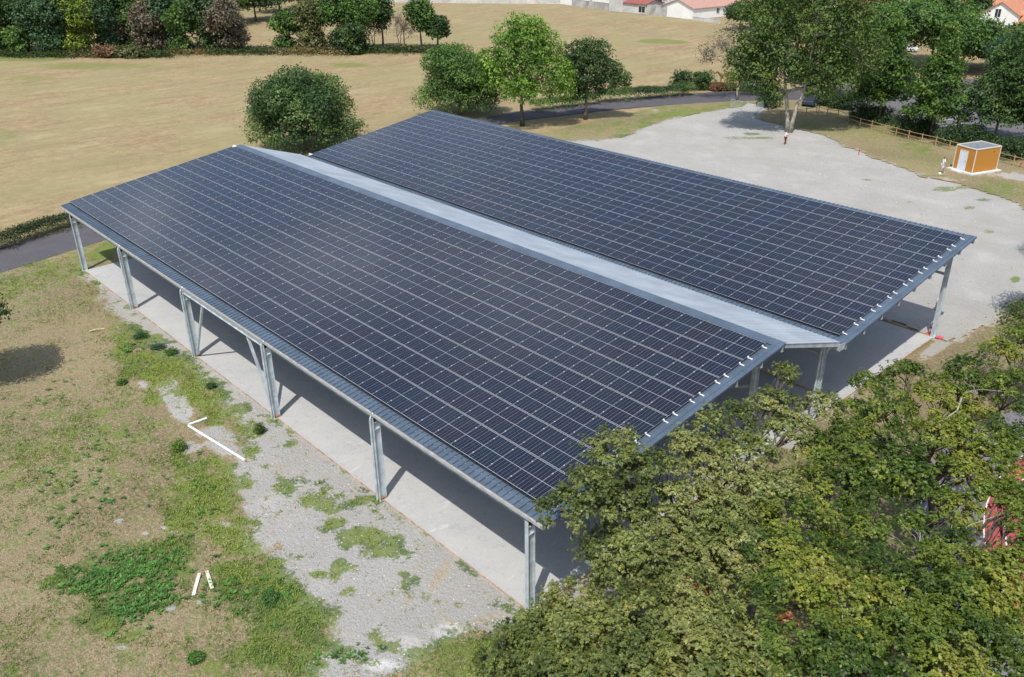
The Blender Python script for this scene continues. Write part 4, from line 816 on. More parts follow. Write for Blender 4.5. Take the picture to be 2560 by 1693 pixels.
oak('bright yellow green oak filling the right side beyond the red court', (8.4, 17.5), [(2215, 1030, 6.2, 1.2), (2130, 1120, 5.6, 1.05), (2265, 945, 6.2, .9), (2350, 1010, 6.5, 1.3), (2450, 950, 7, 1.3), (2545, 985, 7, 1.3), (2340, 1105, 6.5, 1.2), (2450, 1075, 6.6, 1.0), (2545, 1110, 7, .9), (2210, 1160, 6, 1.3), (2110, 1215, 5.5, 1.15), (2295, 1200, 6.2, .9), (2500, 885, 6.6, .8), (2560, 850, 6.6, .7), (2170, 960, 5.2, .6), (2040, 1140, 5.2, .85), (2400, 1180, 6.6, .75), (2520, 1180, 7, .75), (2480, 1130, 7, .8), (2450, 1230, 6.8, .6), (2140, 1040, 5.4, .9), (2090, 1100, 5.2, .8), (2420, 1110, 6.6, .9)],
     BR_, 603, per_lobe=34, bare=[(2330, 1300, 5., 2420, 1130, 6.6, .05), (2250, 1290, 5, 2400, 1190, 6.2, .045), (2350, 1060, 6.6, 2440, 980, 7.2, .04)])
oak('bright green oak in the bottom right corner with bare grey branches in its gaps', (10.2, 5.2), [(1995, 1330, 5.5, 1.35), (2060, 1440, 5.5, 1.4), (2150, 1530, 6, 1.4), (1960, 1500, 6, 1.2), (2170, 1340, 5.6, .9), (2290, 1500, 6, 1.2), (2400, 1480, 6.5, 1.2), (2500, 1500, 6.5, 1.0), (2270, 1610, 6, 1.3), (2400, 1620, 6.5, 1.3), (2530, 1600, 6.5, 1.1), (2000, 1630, 6, 1.4),
     (2130, 1670, 6, 1.3), (2350, 1720, 6.5, 1.3), (2520, 1720, 6.5, 1.2), (2180, 1230, 5.6, .9), (2555, 1360, 7, .75), (2535, 1240, 7, .55), (2320, 1400, 6.2, .6), (2480, 1400, 6.4, .45), (2290, 1320, 6.0, .55), (2560, 1290, 7, .55), (2060, 1230, 5.4, 1.0), (2400, 1290, 6.4, .7), (2545, 1430, 7, .9), (2470, 1440, 6.6, .8), (2380, 1360, 6.4, .6), (2530, 1270, 7, .5), (2440, 1560, 6.6, 1.0), (2220, 1440, 6, .8), (1930, 1400, 5.6, 1.1), (2345, 1250, 6.2, .6)],
     BR_, 604, per_lobe=35, special=[(1958, 1577, 6.0, .6, DEAD), (1961, 1500, 5.6, .4, DEAD), (1958, 1577, 5.5, .5, DEAD)], bare=[(2300, 1560, 4.8, 2400, 1340, 6.4, .06), (2230, 1400, 5, 2390, 1330, 6.2, .05), (2440, 1640, 5, 2560, 1440, 6.6, .05), (2160, 1640, 5, 2200, 1540, 6.4, .05), (2330, 1480, 5, 2300, 1330, 6.2, .04), (2420, 1500, 5, 2500, 1395, 6.6, .04)])
for i, (x, y, h, R, lab) in enumerate([(.6, 55.4, 9, 3.0, 'yard edge tree just outside the right of the view that shades the gravel'), (3.3, 42.3, 10.2, 2.4, 'tree right of the canopy that shades the yard corner'), (7.0, 33.6, 8, 2.3, 'oak showing only a few twigs at the right edge beside the yard corner'), (8.3, 30.2, 8, 2.6, 'oak at the right edge behind the bright oak')]):
    ox = (2.4, 4.0, 1.5, 0)[i];  tree('oak_tree', lab, (x+ox, y-ox*.4), h, [(l[0]-(ox-1.9 if i < 3 else 0), l[1]+(ox-1.9 if i < 3 else 0)*.4, *l[2:]) for l in RL(640+i, R, h*(.66 if i != 1 else .8), h*(.28 if i != 1 else .18), n=9, sub=.55)], 1400, .15, BR_, .2, 640+i, per=9, spread=.24, leaf_m=LEAFN, twigs=60)
tree('oak_tree', 'dark tree reaching in from the left edge of the lawn', (-35.5, -11.2), 7.4, RL(650, 2.6, 5.0, 2.1, n=9, sub=.55), 1500, .19, 'dark', .2, 650, per=9, spread=.2, twigs=60)

# ---- grass tufts, weeds and broad leaved plants on the lawn
r = np.random.default_rng(900)
def at_cover(x, y):
    i = np.clip(np.searchsorted(xs, x), 0, len(xs)-1); j = np.clip(np.searchsorted(ys, y), 0, len(ys)-1); return COVER[i, j], inyard[i, j], west[i, j]
def scatter(n, x0, x1, y0, y1): return r.uniform(x0, x1, n), r.uniform(y0, y1, n)
bx, by = scatter(210000, -56, 12, -19, 2.0); cv, iy, ww = at_cover(bx, by); dist = np.hypot(bx-CAM[0], by-CAM[1])
cl = fbm(bx*.9, by*.9, 3); pr = np.clip(cv[:, 0]*.62+(cl-.5)*1.3-.10, 0, 1)*np.clip(1.25-cv[:, 1]*.9, .04, 1)*np.clip(1.4-dist/75, .25, 1)
ok = (r.random(len(bx)) < pr) & ~ww & ~((by > .02) & (bx < .1)); bx, by, cv = bx[ok], by[ok], cv[ok]
n = len(bx); per = 4; k = np.repeat(np.arange(n), per); m = len(k)
hgt = (.05+.09*np.clip(cv[:, 0], 0, 1)*r.random(n))[k]*(.6+.8*r.random(m)); ang = r.random(m)*6.28; lean = .6*r.random(m)
D = unit(np.c_[np.cos(ang)*lean, np.sin(ang)*lean, np.ones(m)]); Cc = np.c_[bx[k]+r.normal(size=m)*.05, by[k]+r.normal(size=m)*.05, 0*ang]+D*hgt[:, None]*.5
Nn = unit(np.cross(D, rdir(m, r))+np.array((0, 0, .6))); yl = np.clip(cv[:, 2]+.5*(cl[ok]-.5), 0, 1)[:, None]; gcol = (np.array((.070, .160, .034))*(1-yl)+np.array((.24, .32, .06))*yl)
dryb = (r.random(n) < np.clip(.55-cv[:, 0]*.5, 0, 1)); gcol[dryb] = (.34, .27, .14)
V, F, A = kites(Cc, Nn, D, hgt*1.25, np.full(m, .035), np.clip(gcol[k]*(.7+.6*r.random((m, 1))), 0, 1))
tag(np_mesh('grass', V, F, LEAF, None, {'tint': A}), 'tufts of grass scattered over the dry lawn', 'grass', kind='stuff')
# low broad leaved weeds
W = []
for (u, v, ru, rv, n) in [(300, 1430, 130, 50, 420), (240, 1460, 90, 30, 160), (370, 1490, 80, 60, 230), (320, 1530, 70, 40, 120), (430, 1400, 50, 50, 90), (250, 1250, 130, 60, 60), (150, 1180, 130, 50, 50), (220, 1120, 130, 40, 40), (330, 870, 60, 20, 50), (560, 1480, 60, 50, 60), (690, 1490, 70, 50, 90), (500, 1250, 60, 100, 60), (100, 1000, 90, 60, 30), (860, 1640, 90, 20, 40), (120, 1330, 60, 40, 26)]:
    for i in range(int(n*.55)): a = r.normal(size=2)*.5; W.append(G(u+a[0]*ru, v+a[1]*rv-a[0]*ru*.15))
W = np.array(W); n = len(W); per = 9; k = np.repeat(np.arange(n), per); m = len(k); ang = r.random(m)*6.28; sz = (.08+.15*r.random(n))[k]*(.7+.5*r.random(m))
D = unit(np.c_[np.cos(ang), np.sin(ang), .25+.5*r.random(m)]); Cc = W[k]+D*sz[:, None]*.5+np.array((0, 0, .03)); Nn = unit(np.c_[-np.cos(ang)*.4, -np.sin(ang)*.4, np.ones(m)]+r.normal(size=(m, 3))*.2)
V, F, A = kites(Cc, Nn, D, sz, sz*.34, np.clip((np.array((.080, .185, .036))*(.6+.9*r.random((n, 1))))[k]*(.8+.4*r.random((m, 1))), 0, 1)); tag(np_mesh('broadleaf_weeds', V, F, LEAF, None, {'tint': A}), 'broad leaved weeds spreading over the green patches of lawn', 'weeds', kind='stuff')
# daisies and yellow flower heads, tiny
px = np.array([G(200+r.normal()*75, 1160+r.normal()*60) if i % 3 else G(130+r.normal()*60, 760+r.normal()*40) for i in range(420)]); n = len(px); px[:, 2] = .09+.05*r.random(n)
V, F, A = kites(px, np.tile((0, 0, 1.), (n, 1)), rdir(n, r), np.full(n, .04), np.full(n, .04), np.where(r.random((n, 1)) < .82, (.75, .75, .70), (.75, .68, .12))); tag(np_mesh('flower_heads', V, F, LEAF, None, {'tint': A}), 'tiny white and yellow flower heads over the lawn', 'flowers', kind='stuff')
# stones on the crushed stone and yard
bx, by = scatter(9000, -30, 4, -10, 1); cv, iy, ww = at_cover(bx, by); ok = (cv[:, 1] > .6) & ~((by > -.05) & (bx < .1)); q = np.c_[bx[ok], by[ok]][:2600]
bx, by = scatter(9000, -50, 1, 37, 80); cv, iy, ww = at_cover(bx, by); ok = iy; q = np.r_[q, np.c_[bx[ok], by[ok]][:1100]]
V, F, A = [], [], []
for (x, y) in q:
    s = .015+.035*r.random()**3*(1 if y < 20 else 2.2); k = len(V)
    for a in range(5): V.append((x+s*cos(a*1.26)*(.7+.5*r.random()), y+s*sin(a*1.26)*(.7+.5*r.random()), .0))
    V.append((x, y, s*.8)); F += [(k+a, k+(a+1) % 5, k+5) for a in range(5)]; c = r.choice([.34, .46, .6, .22]); A += [(c, c*.98, c*.94, 1)]*6
tag(np_mesh('loose_stones', np.array(V), np.array(F), LEAF, None, {'tint': np.array(A)}), 'loose stones lying on the crushed stone ground', 'stones', kind='stuff')
# taller single weeds
def weed(label, u, v, R, h, col, seed, n=230):
    col = tuple(c*1.5 for c in col)
    r = np.random.default_rng(seed); p = G(u, v); root = empty('weed_plant', p, label, 'weed', 'tall weeds beside the slab'); q = rdir(n, r)*r.random((n, 1))**.5*np.array((R, R, h*.5))+np.array((0, 0, h*.5))
    V, F, A = leaves(q, unit(q+np.array((0, 0, .3))), r, 5, .05, .09, .4, [tuple(c*.7 for c in col), col, tuple(c*1.4 for c in col)], up=.8); np_mesh('foliage', V, F, LEAF, root, {'tint': A})
    b = MB(); [b.tube([(0, 0, 0), tuple(q[i]*.6), tuple(q[i])], [.008, .006, .003], 4) for i in range(8)]; b.build('stem', plain('green_stem', (.06, .09, .03), .7), root)
for i, (u, v, R, h, c, lab) in enumerate([(447, 1125, .42, .55, (.085, .15, .02), 'bright green bushy weed alone on the pale ground below the white pipe'), (650, 1082, .3, .6, (.06, .10, .02), 'tall green weed beside the fourth column foot'), (352, 845, .5, .4, (.035, .085, .03), 'dense dark green clump on the pale strip by the third column'), (395, 872, .5, .38, (.035, .085, .03), 'broad dark green clump just left of the third column foot'),
                                      (430, 885, .45, .35, (.05, .11, .025), 'green clump at the third column foot'), (528, 970, .25, .35, (.045, .09, .035), 'small upright weed among the pale stones mid lawn'), (490, 1650, .3, .3, (.06, .13, .02), 'small weed alone near the bottom edge'), (676, 1500, .4, .3, (.05, .11, .025), 'dark green weed cluster on the lower grass patch'), (305, 960, .3, .3, (.06, .12, .02), 'small green weed on the dry lawn under the tree shade'), (1385, 1600, .5, .35, (.05, .085, .03), 'scrubby weed patch near the front corner column')]):
    weed(lab, u, v, R, h, c, 950+i)

# ================================================================== COURT at the right
def arc(cx, cy, R1, R2, a0, a1, z, name, mat, n=60):
    t = np.linspace(a0, a1, n); V = np.r_[np.c_[cx+R1*np.cos(t), cy+R1*np.sin(t), np.full(n, z)], np.c_[cx+R2*np.cos(t), cy+R2*np.sin(t), np.full(n, z)]]
    F = np.array([(i, i+1, n+i+1, n+i) for i in range(n-1)]); o = np_mesh(name, V, F, mat); o['kind'] = 'structure'; return o
REDM = plain('red_court_surface', (.36, .062, .075), .85, var=.12, scale=1.2, fine=60); LINEM = plain('white_line_paint', (.72, .72, .72), .7, var=.05)
arc(24, 24, 18.0, 8, 2.4, 4.2, .012, 'court_asphalt', asphalt('court_asphalt', (.17, .165, .175), (.20, .19, .2)))
arc(24, 24, 15.15, 10.9, 2.4, 4.2, .018, 'running_track', REDM)
for R_ in (15.1, 14.25, 13.4, 12.55, 11.7): arc(24, 24, R_+.03, R_-.03, 2.4, 4.2, .024, 'track_line', LINEM)

# ================================================================== BUILT THINGS
WALLW = plain('white_render', (.78, .78, .76), .8, var=.05, scale=.5, fine=3); WALLG = plain('grey_block_wall', (.40, .39, .375), .9, var=.2, scale=.35, fine=2.5, stain=(.27, .26, .25)); WALLP = plain('pale_block_wall', (.50, .49, .47), .9, var=.14, scale=.3, fine=2.)
def tiles(name, col):
    m, nt, out = nodes_of(name); b = NB(nt); P = ocoord(b); w = b.n('ShaderNodeTexWave', wave_type='BANDS', bands_direction='X'); b.l(P, w.inputs[0]); w.inputs['Scale'].default_value = 1.3
    n = b.noise(P, 2.2, 4); c = b.mix(b.step(n, .35, .7), tuple(k*.78 for k in col), col); c = b.mix(b.math('MULTIPLY', w.outputs[1], .25), c, tuple(k*.55 for k in col)); b.bsdf(out, c, .85, spec=.2, normal=b.bump(w.outputs[1], .5, .05)); return m
TILEO = tiles('orange_tiles', (.56, .255, .155)); TILEP = tiles('pink_tiles', (.52, .31, .25)); TILER = tiles('red_tiles', (.34, .12, .10)); DARKW = plain('window_glass', (.03, .035, .045), .15, var=.05); GREYD = plain('grey_door', (.62, .66, .72), .5, var=.04); WOODD = plain('weathered_grey_wood', (.28, .27, .26), .9, var=.2, scale=2)
def house(label, p0, yaw, L, Wd, he, hr, wall, roof, wins=(), chim=False, over=.35, name='house', cat='house', group=None):
    """ridge along local x; gables at both ends; wins: (side, s, z, w, h) side 'g' near gable x=0 / 'f' front y=0"""
    root = empty(name, (p0[0], p0[1], 0), label, cat, group, yaw); b = MB(); t = .25
    b.prism([(0, 0), (Wd, 0), (Wd, he), (Wd/2, hr), (0, he)], 0, L, 'x'); b.build('wall', wall, root)
    b = MB(); sl = (hr-he)/(Wd/2)
    for s in (0, 1):
        y0, y1 = (-over, Wd/2) if s == 0 else (Wd+over, Wd/2); z0 = he-over*sl
        b.prism([(y0, z0+.03), (y1, hr+.03), (y1, hr+.17), (y0, z0+.17)], -over, L+over, 'x')
    rf = b.build('roof', roof, root)
    if chim: b = MB(); b.box((L*.3, Wd*.55, hr-.9), (L*.3+.7, Wd*.55+.9, hr+1.0)); b.box((L*.3-.06, Wd*.55-.06, hr+1.0), (L*.3+.76, Wd*.55+.96, hr+1.1)); b.build('chimney', wall, rf)
    for (side, s, z, w, h) in wins:
        b = MB(); f = MB()
        if side == 'g': b.box((-.02, s-w/2, z), (.03, s+w/2, z+h)); f.box((-.06, s-w/2-.12, z-.12), (.02, s+w/2+.12, z)); f.box((-.05, s-w/2-.06, z), (-.022, s-w/2, z+h)); f.box((-.05, s+w/2, z), (-.022, s+w/2+.06, z+h)); f.box((-.05, s-w/2-.06, z+h), (-.022, s+w/2+.06, z+h+.06)); f.box((-.045, s-.03, z), (-.022, s+.03, z+h))
        else: b.box((s-w/2, -.02, z), (s+w/2, .03, z+h)); f.box((s-w/2-.12, -.06, z-.12), (s+w/2+.12, .02, z)); f.box((s-.03, -.045, z), (s+.03, -.022, z+h))
        wo = b.build('window', DARKW, root); f.build('frame', WALLW, wo)
    return root
def ang(a, b): return math.atan2(b[1]-a[1], b[0]-a[0])
def wallseg(label, A, B, h, mat, th=.22, name='garden_wall', cap=True, group=None):
    A, B = np.array(A[:2]), np.array(B[:2]); L = np.linalg.norm(B-A); root = empty(name, (A[0], A[1], 0), label, 'wall', group, ang(A, B)); b = MB(); b.box((0, -th/2, -.1), (L, th/2, h)); b.build('wall', mat, root)
    if cap: b = MB(); b.box((-.02, -th/2-.04, h), (L+.02, th/2+.04, h+.06)); b.build('coping', WALLP, root)
# garden walls and low houses along the top
wallseg('long pale wall along the top of the pasture, left of the houses', G(850, 4), G(1402, 10), 1.6, WALLP)
wallseg('long grey block wall between the white end wall and the tall grey gable', G(1430, 15), G(1522, 27), 1.9, WALLG)
wallseg('dark streaked grey wall right of the open lean to', G(1580, 33), G(1668, 42), 2.4, WALLG)
wallseg('low pale wall at the foot of the garden right of the white gable house', G(1732, 50), G(1800, 58), .75, WALLP)
a, b_ = G(1402, 11), G(1430, 15); house('small white rendered building at the left end of the garden walls', G(1400, 10), ang(a, b_), 7.0, 6., 3.0, 3.8, WALLW, TILEP, over=.1)
a, b_ = G(1522, 28), G(1580, 34)
root = house('tall grey block outbuilding left of the lean to roof', G(1522, 28), ang(a, b_), 5.2, 7, 3.6, 4.4, WALLP, TILER, over=.15, name='outbuilding')
root = house('grey outbuilding with a red tiled lean to roof and dark opening', G(1557, 31), ang(a, b_), 8.5, 6.5, 2.5, 3.4, WALLP, TILER, wins=[('f', 7.0, .4, 2.2, 1.5)], name='outbuilding')
a, b_ = G(1671, 43), G(1732, 50); an = ang(a, b_)
house('white gabled house with a pink tiled roof behind the pasture', G(1732, 49.5), an+pi/2, 17, 10.9, 2.6, 4.4, WALLW, TILEP, wins=[('f', 9, 1, 1.0, 1.2)])
house('low stone house with orange pink roof right of the white gabled house', G(1775, 38), ang(G(1760, 33), G(1835, 30)), 14, 7, 2.4, 4.0, plain('stone_wall', (.36, .31, .26), .9, var=.25, scale=1.), TILEP, wins=[('f', 5.5, 1, 1.1, .9), ('f', 8.5, 1, 1.1, .9)])
for i, (u, v, L, Wd, he, hr, rf, lab, yw) in enumerate([(1600, 12, 10, 8, 3, 5, TILER, 'white house with a dark red roof behind the grey walls', .2), (1700, 6, 16, 9, 4.5, 6.5, TILER, 'white house with a wide red roof behind the white gabled house', .1), (1790, 14, 14, 9, 5, 6.2, TILEP, 'tall white house behind the low stone house', .1), (1480, 4, 12, 8, 3.2, 4.6, TILEP, 'white house behind the long grey block wall', .0), (1290, -6, 18, 9, 3.2, 5, TILEO, 'white house at the top behind the long pale wall', .1),
                                                       (1010, -10, 18, 9, 3.2, 5, TILEO, 'white house at the top left behind the long pale wall', .5), (1880, 20, 14, 8, 4.0, 6, TILEO, 'white house hidden behind the forked tree', .1)]):
    house(lab, G(u, v), ang(a, b_)+yw, L, Wd, he, hr, WALLW, rf, wins=[('f', 3, 1, 1.2, 1.3), ('f', 7, 1, 1.2, 1.3)], chim=i == 1)
for i, (u, v, lab) in enumerate([(1745, 44, 'round garden bush by the white gabled house'), (1785, 26, 'small bush before the stone house'), (1640, 16, 'leafy garden tree overhanging the grey wall')]):
    tree('garden_tree', lab, G(u, v), 3.4 if i < 2 else 5.5, RL(700+i, 1.5 if i < 2 else 4., 1.9 if i < 2 else 3.6, 1.4, n=7, sub=.6), 260, .4, 'dark' if i == 0 else 'mid', .1, 700+i, per=8, spread=.3, twigs=8)
# right hand houses with orange roofs
q = G(2466, 92); an2 = ang(G(2466, 92), G(2532, 97))
house('white gabled house with an orange roof and a tall gable window', G(2534, 97), an2+pi/2, 16, 7.4, 4.6, 6.9, WALLW, TILEO, wins=[('g', 4.1, 4.0, 1.1, 1.6), ('g', 3.6, .8, 1.6, 1.5)])
house('low white wing with an orange roof left of the tall gable', G(2385, 84), ang(G(2385, 84), G(2475, 92)), 9.5, 6, 2.6, 4.1, WALLW, TILEO)
house('large white house with a big orange roof behind the tall gable', G(2380, 66), ang(G(2380, 66), G(2470, 74)), 15, 11, 4.8, 8.2, WALLW, TILEO, wins=[('f', 3, 1, 1.3, 1.3)])
house('low orange roofed wing right of the tall gable', G(2534, 98), ang(G(2534, 98), G(2640, 104)), 14, 8, 2.8, 5.2, WALLW, TILEO)
house('white house at the top right corner with a dark red roof and grey glazing', G(2480, 46), ang(G(2480, 46), G(2600, 52)), 22, 9, 5.4, 7.6, WALLW, TILER, wins=[('f', 8, 2.4, 3.0, 1.8), ('f', 13, 2.4, 2.2, 1.8), ('f', 17.5, 2.4, 2.2, 1.8)])
house('small white house with a red verge and chimney behind the brown tree', G(2150, 62), .35, 8, 6, 3.6, 5.6, WALLW, TILER, chim=True)
house('white house at the top behind the wide green tree', G(2235, 26), .2, 18, 9, 4.6, 6.4, WALLW, plain('grey_roof', (.5, .5, .5), .8), wins=[('f', 5, 1, 1.2, 1.3)])
house('white house at the top behind the olive tree', G(2060, 20), .2, 16, 9, 4.6, 6.4, WALLW, TILEP)

# ---- wooden technical kiosk on its pad
def planks(name, col):
    m, nt, out = nodes_of(name); b = NB(nt); P = ocoord(b); sx = b.n('ShaderNodeSeparateXYZ'); b.l(P, sx.inputs[0]); z = sx.outputs[2]
    g = b.math('LESS_THAN', b.math('PINGPONG', z, .0625), .010); n = b.noise(b.mapping(P, (1, 1, 6)), 5, 4)
    c = b.mix(b.step(n, .3, .7), tuple(k*.78 for k in col), col); c = b.mix(b.math('MULTIPLY', g, .75), c, tuple(k*.32 for k in col)); b.bsdf(out, c, .75, spec=.3); return m
PK = planks('orange_cladding', (.52, .235, .04)); PINK = plain('pale_corner_trim', (.66, .60, .56), .6, var=.04)
kp = G(2331+1020/10.31-1, 330+1090/10.31); kz = 1.235
ks = empty('wooden_kiosk', (kp[0], kp[1], 0), 'orange brown timber clad kiosk with a pale grey door on a concrete pad', 'kiosk', None, kz)
KL, KW, KH = 3.45, 2.45, 2.5     # local x along the right side, local y to the left (door side is x=0)
b = MB(); b.box((0, 0, .12), (KL, KW, KH)); b.build('wall', PK, ks)
b = MB()
for (x, y) in ((0, 0), (KL, 0), (0, KW), (KL, KW)): b.box((x-.035, y-.035, .12), (x+.035, y+.035, KH+.02))
for (a_, c_) in (((-.04, -.045, KH), (KL+.04, .03, KH+.10)), ((-.04, KW-.03, KH), (KL+.04, KW+.045, KH+.10)), ((-.045, .03, KH), (.03, KW-.03, KH+.098)), ((KL-.03, .03, KH), (KL+.045, KW-.03, KH+.098))): b.box(a_, c_)
b.build('corner_trim', PINK, ks)
b = MB(); b.box((.03, .03, KH+.002), (KL-.03, KW-.03, KH+.03)); b.build('roof', plain('grey_roof_membrane', (.17, .20, .22), .8, var=.2, scale=2), ks)
b = MB(); b.box((-.03, .95, .14), (.0-.004, 1.85, 2.12)); dr = b.build('door', GREYD, ks)
b = MB(); b.box((-.045, .90, .12), (-.002, .95, 2.17)); b.box((-.045, 1.85, .12), (-.002, 1.90, 2.17)); b.box((-.045, .95, 2.12), (-.002, 1.85, 2.17)); b.build('frame', PINK, dr)
b = MB(); b.box((-.075, 1.0, 1.05), (-.03, 1.04, 1.2)); b.tube([(-.07, 1.02, 1.12), (-.07, 1.14, 1.12)], .012, 6); b.build('handle', ALUM, dr)
b = MB()
for z_ in (1.75, 1.5, 1.28): b.box((-.035, 1.5, z_), (-.0305, 1.6, z_+.13))
b.build('notice_sticker', WALLW, dr)
b = MB(); b.box((2.55, -.02, 2.0), (2.63, -.002, 2.12)); b.build('vent', BLACK, ks)
pad = MB(); pad.box((-.55, -.45, -.05), (KL+.35, KW+.30, .115)); pad.box((-.7, .75, -.05), (-.55, 2.1, .06)); tag(pad.build('concrete_pad', plain('pale_concrete', (.56, .57, .58), .85, var=.1, scale=2), None, loc=(kp[0], kp[1], 0)), 'pale concrete pad under the wooden kiosk', 'pad').rotation_euler = (0, 0, kz)

# ---- post and rail fence, crowd barriers
WF = plain('fence_wood', (.36, .24, .12), .85, var=.25, scale=3)
FENCEPX = [(1880, 268), (1921, 279), (1949.7, 297), (2014.5, 289), (2045.5, 286), (2067, 293), (2094, 295.5), (2120, 306), (2149, 317), (2178, 324), (2209, 333), (2239, 341.4), (2270, 349.5), (2303, 357.6), (2338, 365), (2372, 375), (2410, 384), (2450, 394), (2491, 404), (2531.7, 414.4), (2575, 425), (2620, 436)]
def fence(label, pts):
    root = empty('rail_fence', pts[0], label, 'fence'); o = np.array(pts[0])
    for p in pts: b = MB(); q = np.array(p)-o; b.tube([q, q+np.array((0, 0, 1.12))], [.065, .06], 8); b.build('post', WF, root)
    for a_, c_ in zip(pts[:-1], pts[1:]):
        a_, c_ = np.array(a_)-o, np.array(c_)-o
        for z in (.52, .98): b = MB(); b.tube([a_+np.array((0, 0, z)), c_+np.array((0, 0, z))], .036, 6); b.build('rail', WF, root)
fence('short post and rail fence run behind the forked tree', [G(u, v) for u, v in [(1921, 281), (1949.7, 297), (2014.5, 290.5), (2040, 287.5)]])
fence('long post and rail fence stepping down along the car park', [G(u, v) for u, v in FENCEPX[4:]])
def barrier(label, p, yaw):
    root = empty('crowd_barrier', p, label, 'barrier', 'metal crowd barriers at the yard entrance', yaw); b = MB()
    b.tube([(-1.05, 0, .18), (-1.05, 0, 1.0), (-.98, 0, 1.08), (.98, 0, 1.08), (1.05, 0, 1.0), (1.05, 0, .18), (-1.05, 0, .18)], .021, 8); b.build('frame', GALV, root)
    b = MB(); [b.tube([(x, 0, .19), (x, 0, 1.07)], .008, 5) for x in np.linspace(-.95, .95, 17)]; b.build('bars', GALV, root)
    for x in (-.75, .75): b = MB(); b.tube([(x, -.32, .02), (x, -.1, .17), (x, .1, .17), (x, .32, .02)], .018, 6); b.build('foot', GALV, root)
barrier('grey metal crowd barrier standing on the grass at the lane', G(1840, 271), ang(G(1828, 266), G(1850, 272))+.1); barrier('grey metal crowd barrier at the gravel edge left of the fence', G(1900, 275), ang(G(1888, 281), G(1912, 270)))

# ---- car park markings, cars
for (a_, c_) in [((2331, 305), (2389, 297)), ((2346, 318), (2416, 308)), ((2501, 345), (2560, 337)), ((2231, 292), (2290, 282)), ((2445, 330), (2500, 322)), ((2545, 372), (2600, 364))]:
    a_, c_ = G(*a_), G(*c_); L = np.linalg.norm(c_-a_); d_ = (c_-a_)/L; n_ = np.array((-d_[1], d_[0], 0))*.06; c_ = a_+d_*min(L, 5.)
    tag(sheet('parking_line', [a_-n_, c_-n_, c_+n_, a_+n_], .016, LINEM))
def car(label, p, yaw, body, L=4.2, Wd=1.75):
    root = empty('parked_car', p, label, 'car', 'cars parked beyond the fence', yaw); pm = plain('car_paint_'+str(len(MATS)), body, .25, var=.03, spec=.6)
    def loft(secs):
        b = MB(); n = len(secs[0][1])
        for (x, pr) in secs: b.v += [(x, y, z) for (y, z) in pr]
        for i in range(len(secs)-1):
            for j in range(n): a = i*n+j; c = i*n+(j+1) % n; b.f.append((a, c, c+n, a+n))
        b.f.append(tuple(range(n))); b.f.append(tuple(range((len(secs)-1)*n, len(secs)*n))); return b
    def prf(w, z0, z1, t=.08): return [(-w, z0), (w, z0), (w+.02, (z0+z1)/2), (w-t, z1), (-w+t, z1), (-w-.02, (z0+z1)/2)]
    h = Wd/2
    bd = loft([(-L/2, prf(h-.18, .35, .70)), (-L/2+.15, prf(h-.04, .25, .88)), (-L/2+.8, prf(h, .22, .92)), (.6, prf(h, .22, .90)), (L/2-.7, prf(h-.02, .22, .82)), (L/2-.12, prf(h-.1, .25, .68)), (L/2, prf(h-.25, .35, .58))]).build('body', pm, root)
    cb = loft([(-L/2+.25, prf(h-.14, .88, .95)), (-L/2+.75, prf(h-.10, .88, 1.40, .14)), (.15, prf(h-.10, .88, 1.46, .16)), (1.0, prf(h-.12, .86, .92))]).build('windows', DARKW, root)
    rf = loft([(-L/2+.72, prf(h-.20, 1.395, 1.43, .04)), (-.4, prf(h-.22, 1.42, 1.49, .06)), (.18, prf(h-.22, 1.44, 1.48, .05))]).build('roof', pm, root)
    for x in (-L/2+.8, L/2-.8):
        for y in (-h+.02, h-.02):
            b = MB(); b.tube([(x, y-.10, .31), (x, y+.10, .31)], .31, 16); w_ = b.build('wheel', BLACK, root); b = MB(); b.tube([(x, y-.106, .31), (x, y+.106, .31)], .19, 12); b.build('rim', ALUM, w_)
    for y in (-h+.3, h-.3): b = MB(); b.obox((L/2-.09, y, .62), (1, 0, 0), (0, 1, 0), (0, 0, 1), .05, .16, .07); b.build('headlight', WHITEM, root); b = MB(); b.obox((-L/2+.06, y-(.05 if y > 0 else -.05), .76), (1, 0, 0), (0, 1, 0), (0, 0, 1), .05, .12, .07); b.build('tail_light', plain('red_lens', (.35, .02, .02), .3), root)
car('dark navy car half hidden between the two row trees', G(2272, 208), ang(G(2250, 208), G(2300, 206)), (.012, .014, .03)); car('dark teal car behind the fence left corner', G(2030, 262), ang(G(2020, 262), G(2045, 250)), (.02, .05, .07)); car('dark blue car deep under the wide tree', G(2352, 122), ang(G(2330, 122), G(2380, 120)), (.015, .02, .04)); car('white car glimpsed under the wide tree', G(2265, 128), .3, (.6, .6, .6))

# ---- small things
WP_ = plain('white_pvc', (.72, .73, .74), .4, var=.06)
z = .06; A_, B_, C_ = G(517, 1048), G(469, 1065), G(613, 1153)
b = MB(); b.tube([(A_[0], A_[1], z), (B_[0]+.12*(A_-B_)[0], B_[1]+.12*(A_-B_)[1], z), (B_[0]+.02*(C_-B_)[0], B_[1]+.02*(C_-B_)[1], z), (C_[0], C_[1], z)], .068, 12); pp_ = empty('white_pipe', (0, 0, 0), 'white plastic drainpipe with an elbow lying on the grass', 'pipe')
b.build('tube', WP_, pp_); b = MB(); d_ = (C_-B_)/np.linalg.norm(C_-B_); b.tube([(C_[0], C_[1], z), (C_[0]+.14*d_[0], C_[1]+.14*d_[1], z)], .048, 10); b.build('end_plug', RUST, pp_)
def plank(label, a_, c_):
    a_, c_ = G(*a_), G(*c_); b = MB(); b.bar((a_[0], a_[1], .055), (c_[0], c_[1], .06), .14, .03); tag(b.build('plank', plain('bleached_board', (.62, .60, .52), .8, var=.1, scale=4, stain=(.45, .30, .14))), label, 'plank', 'bleached planks on the lawn')
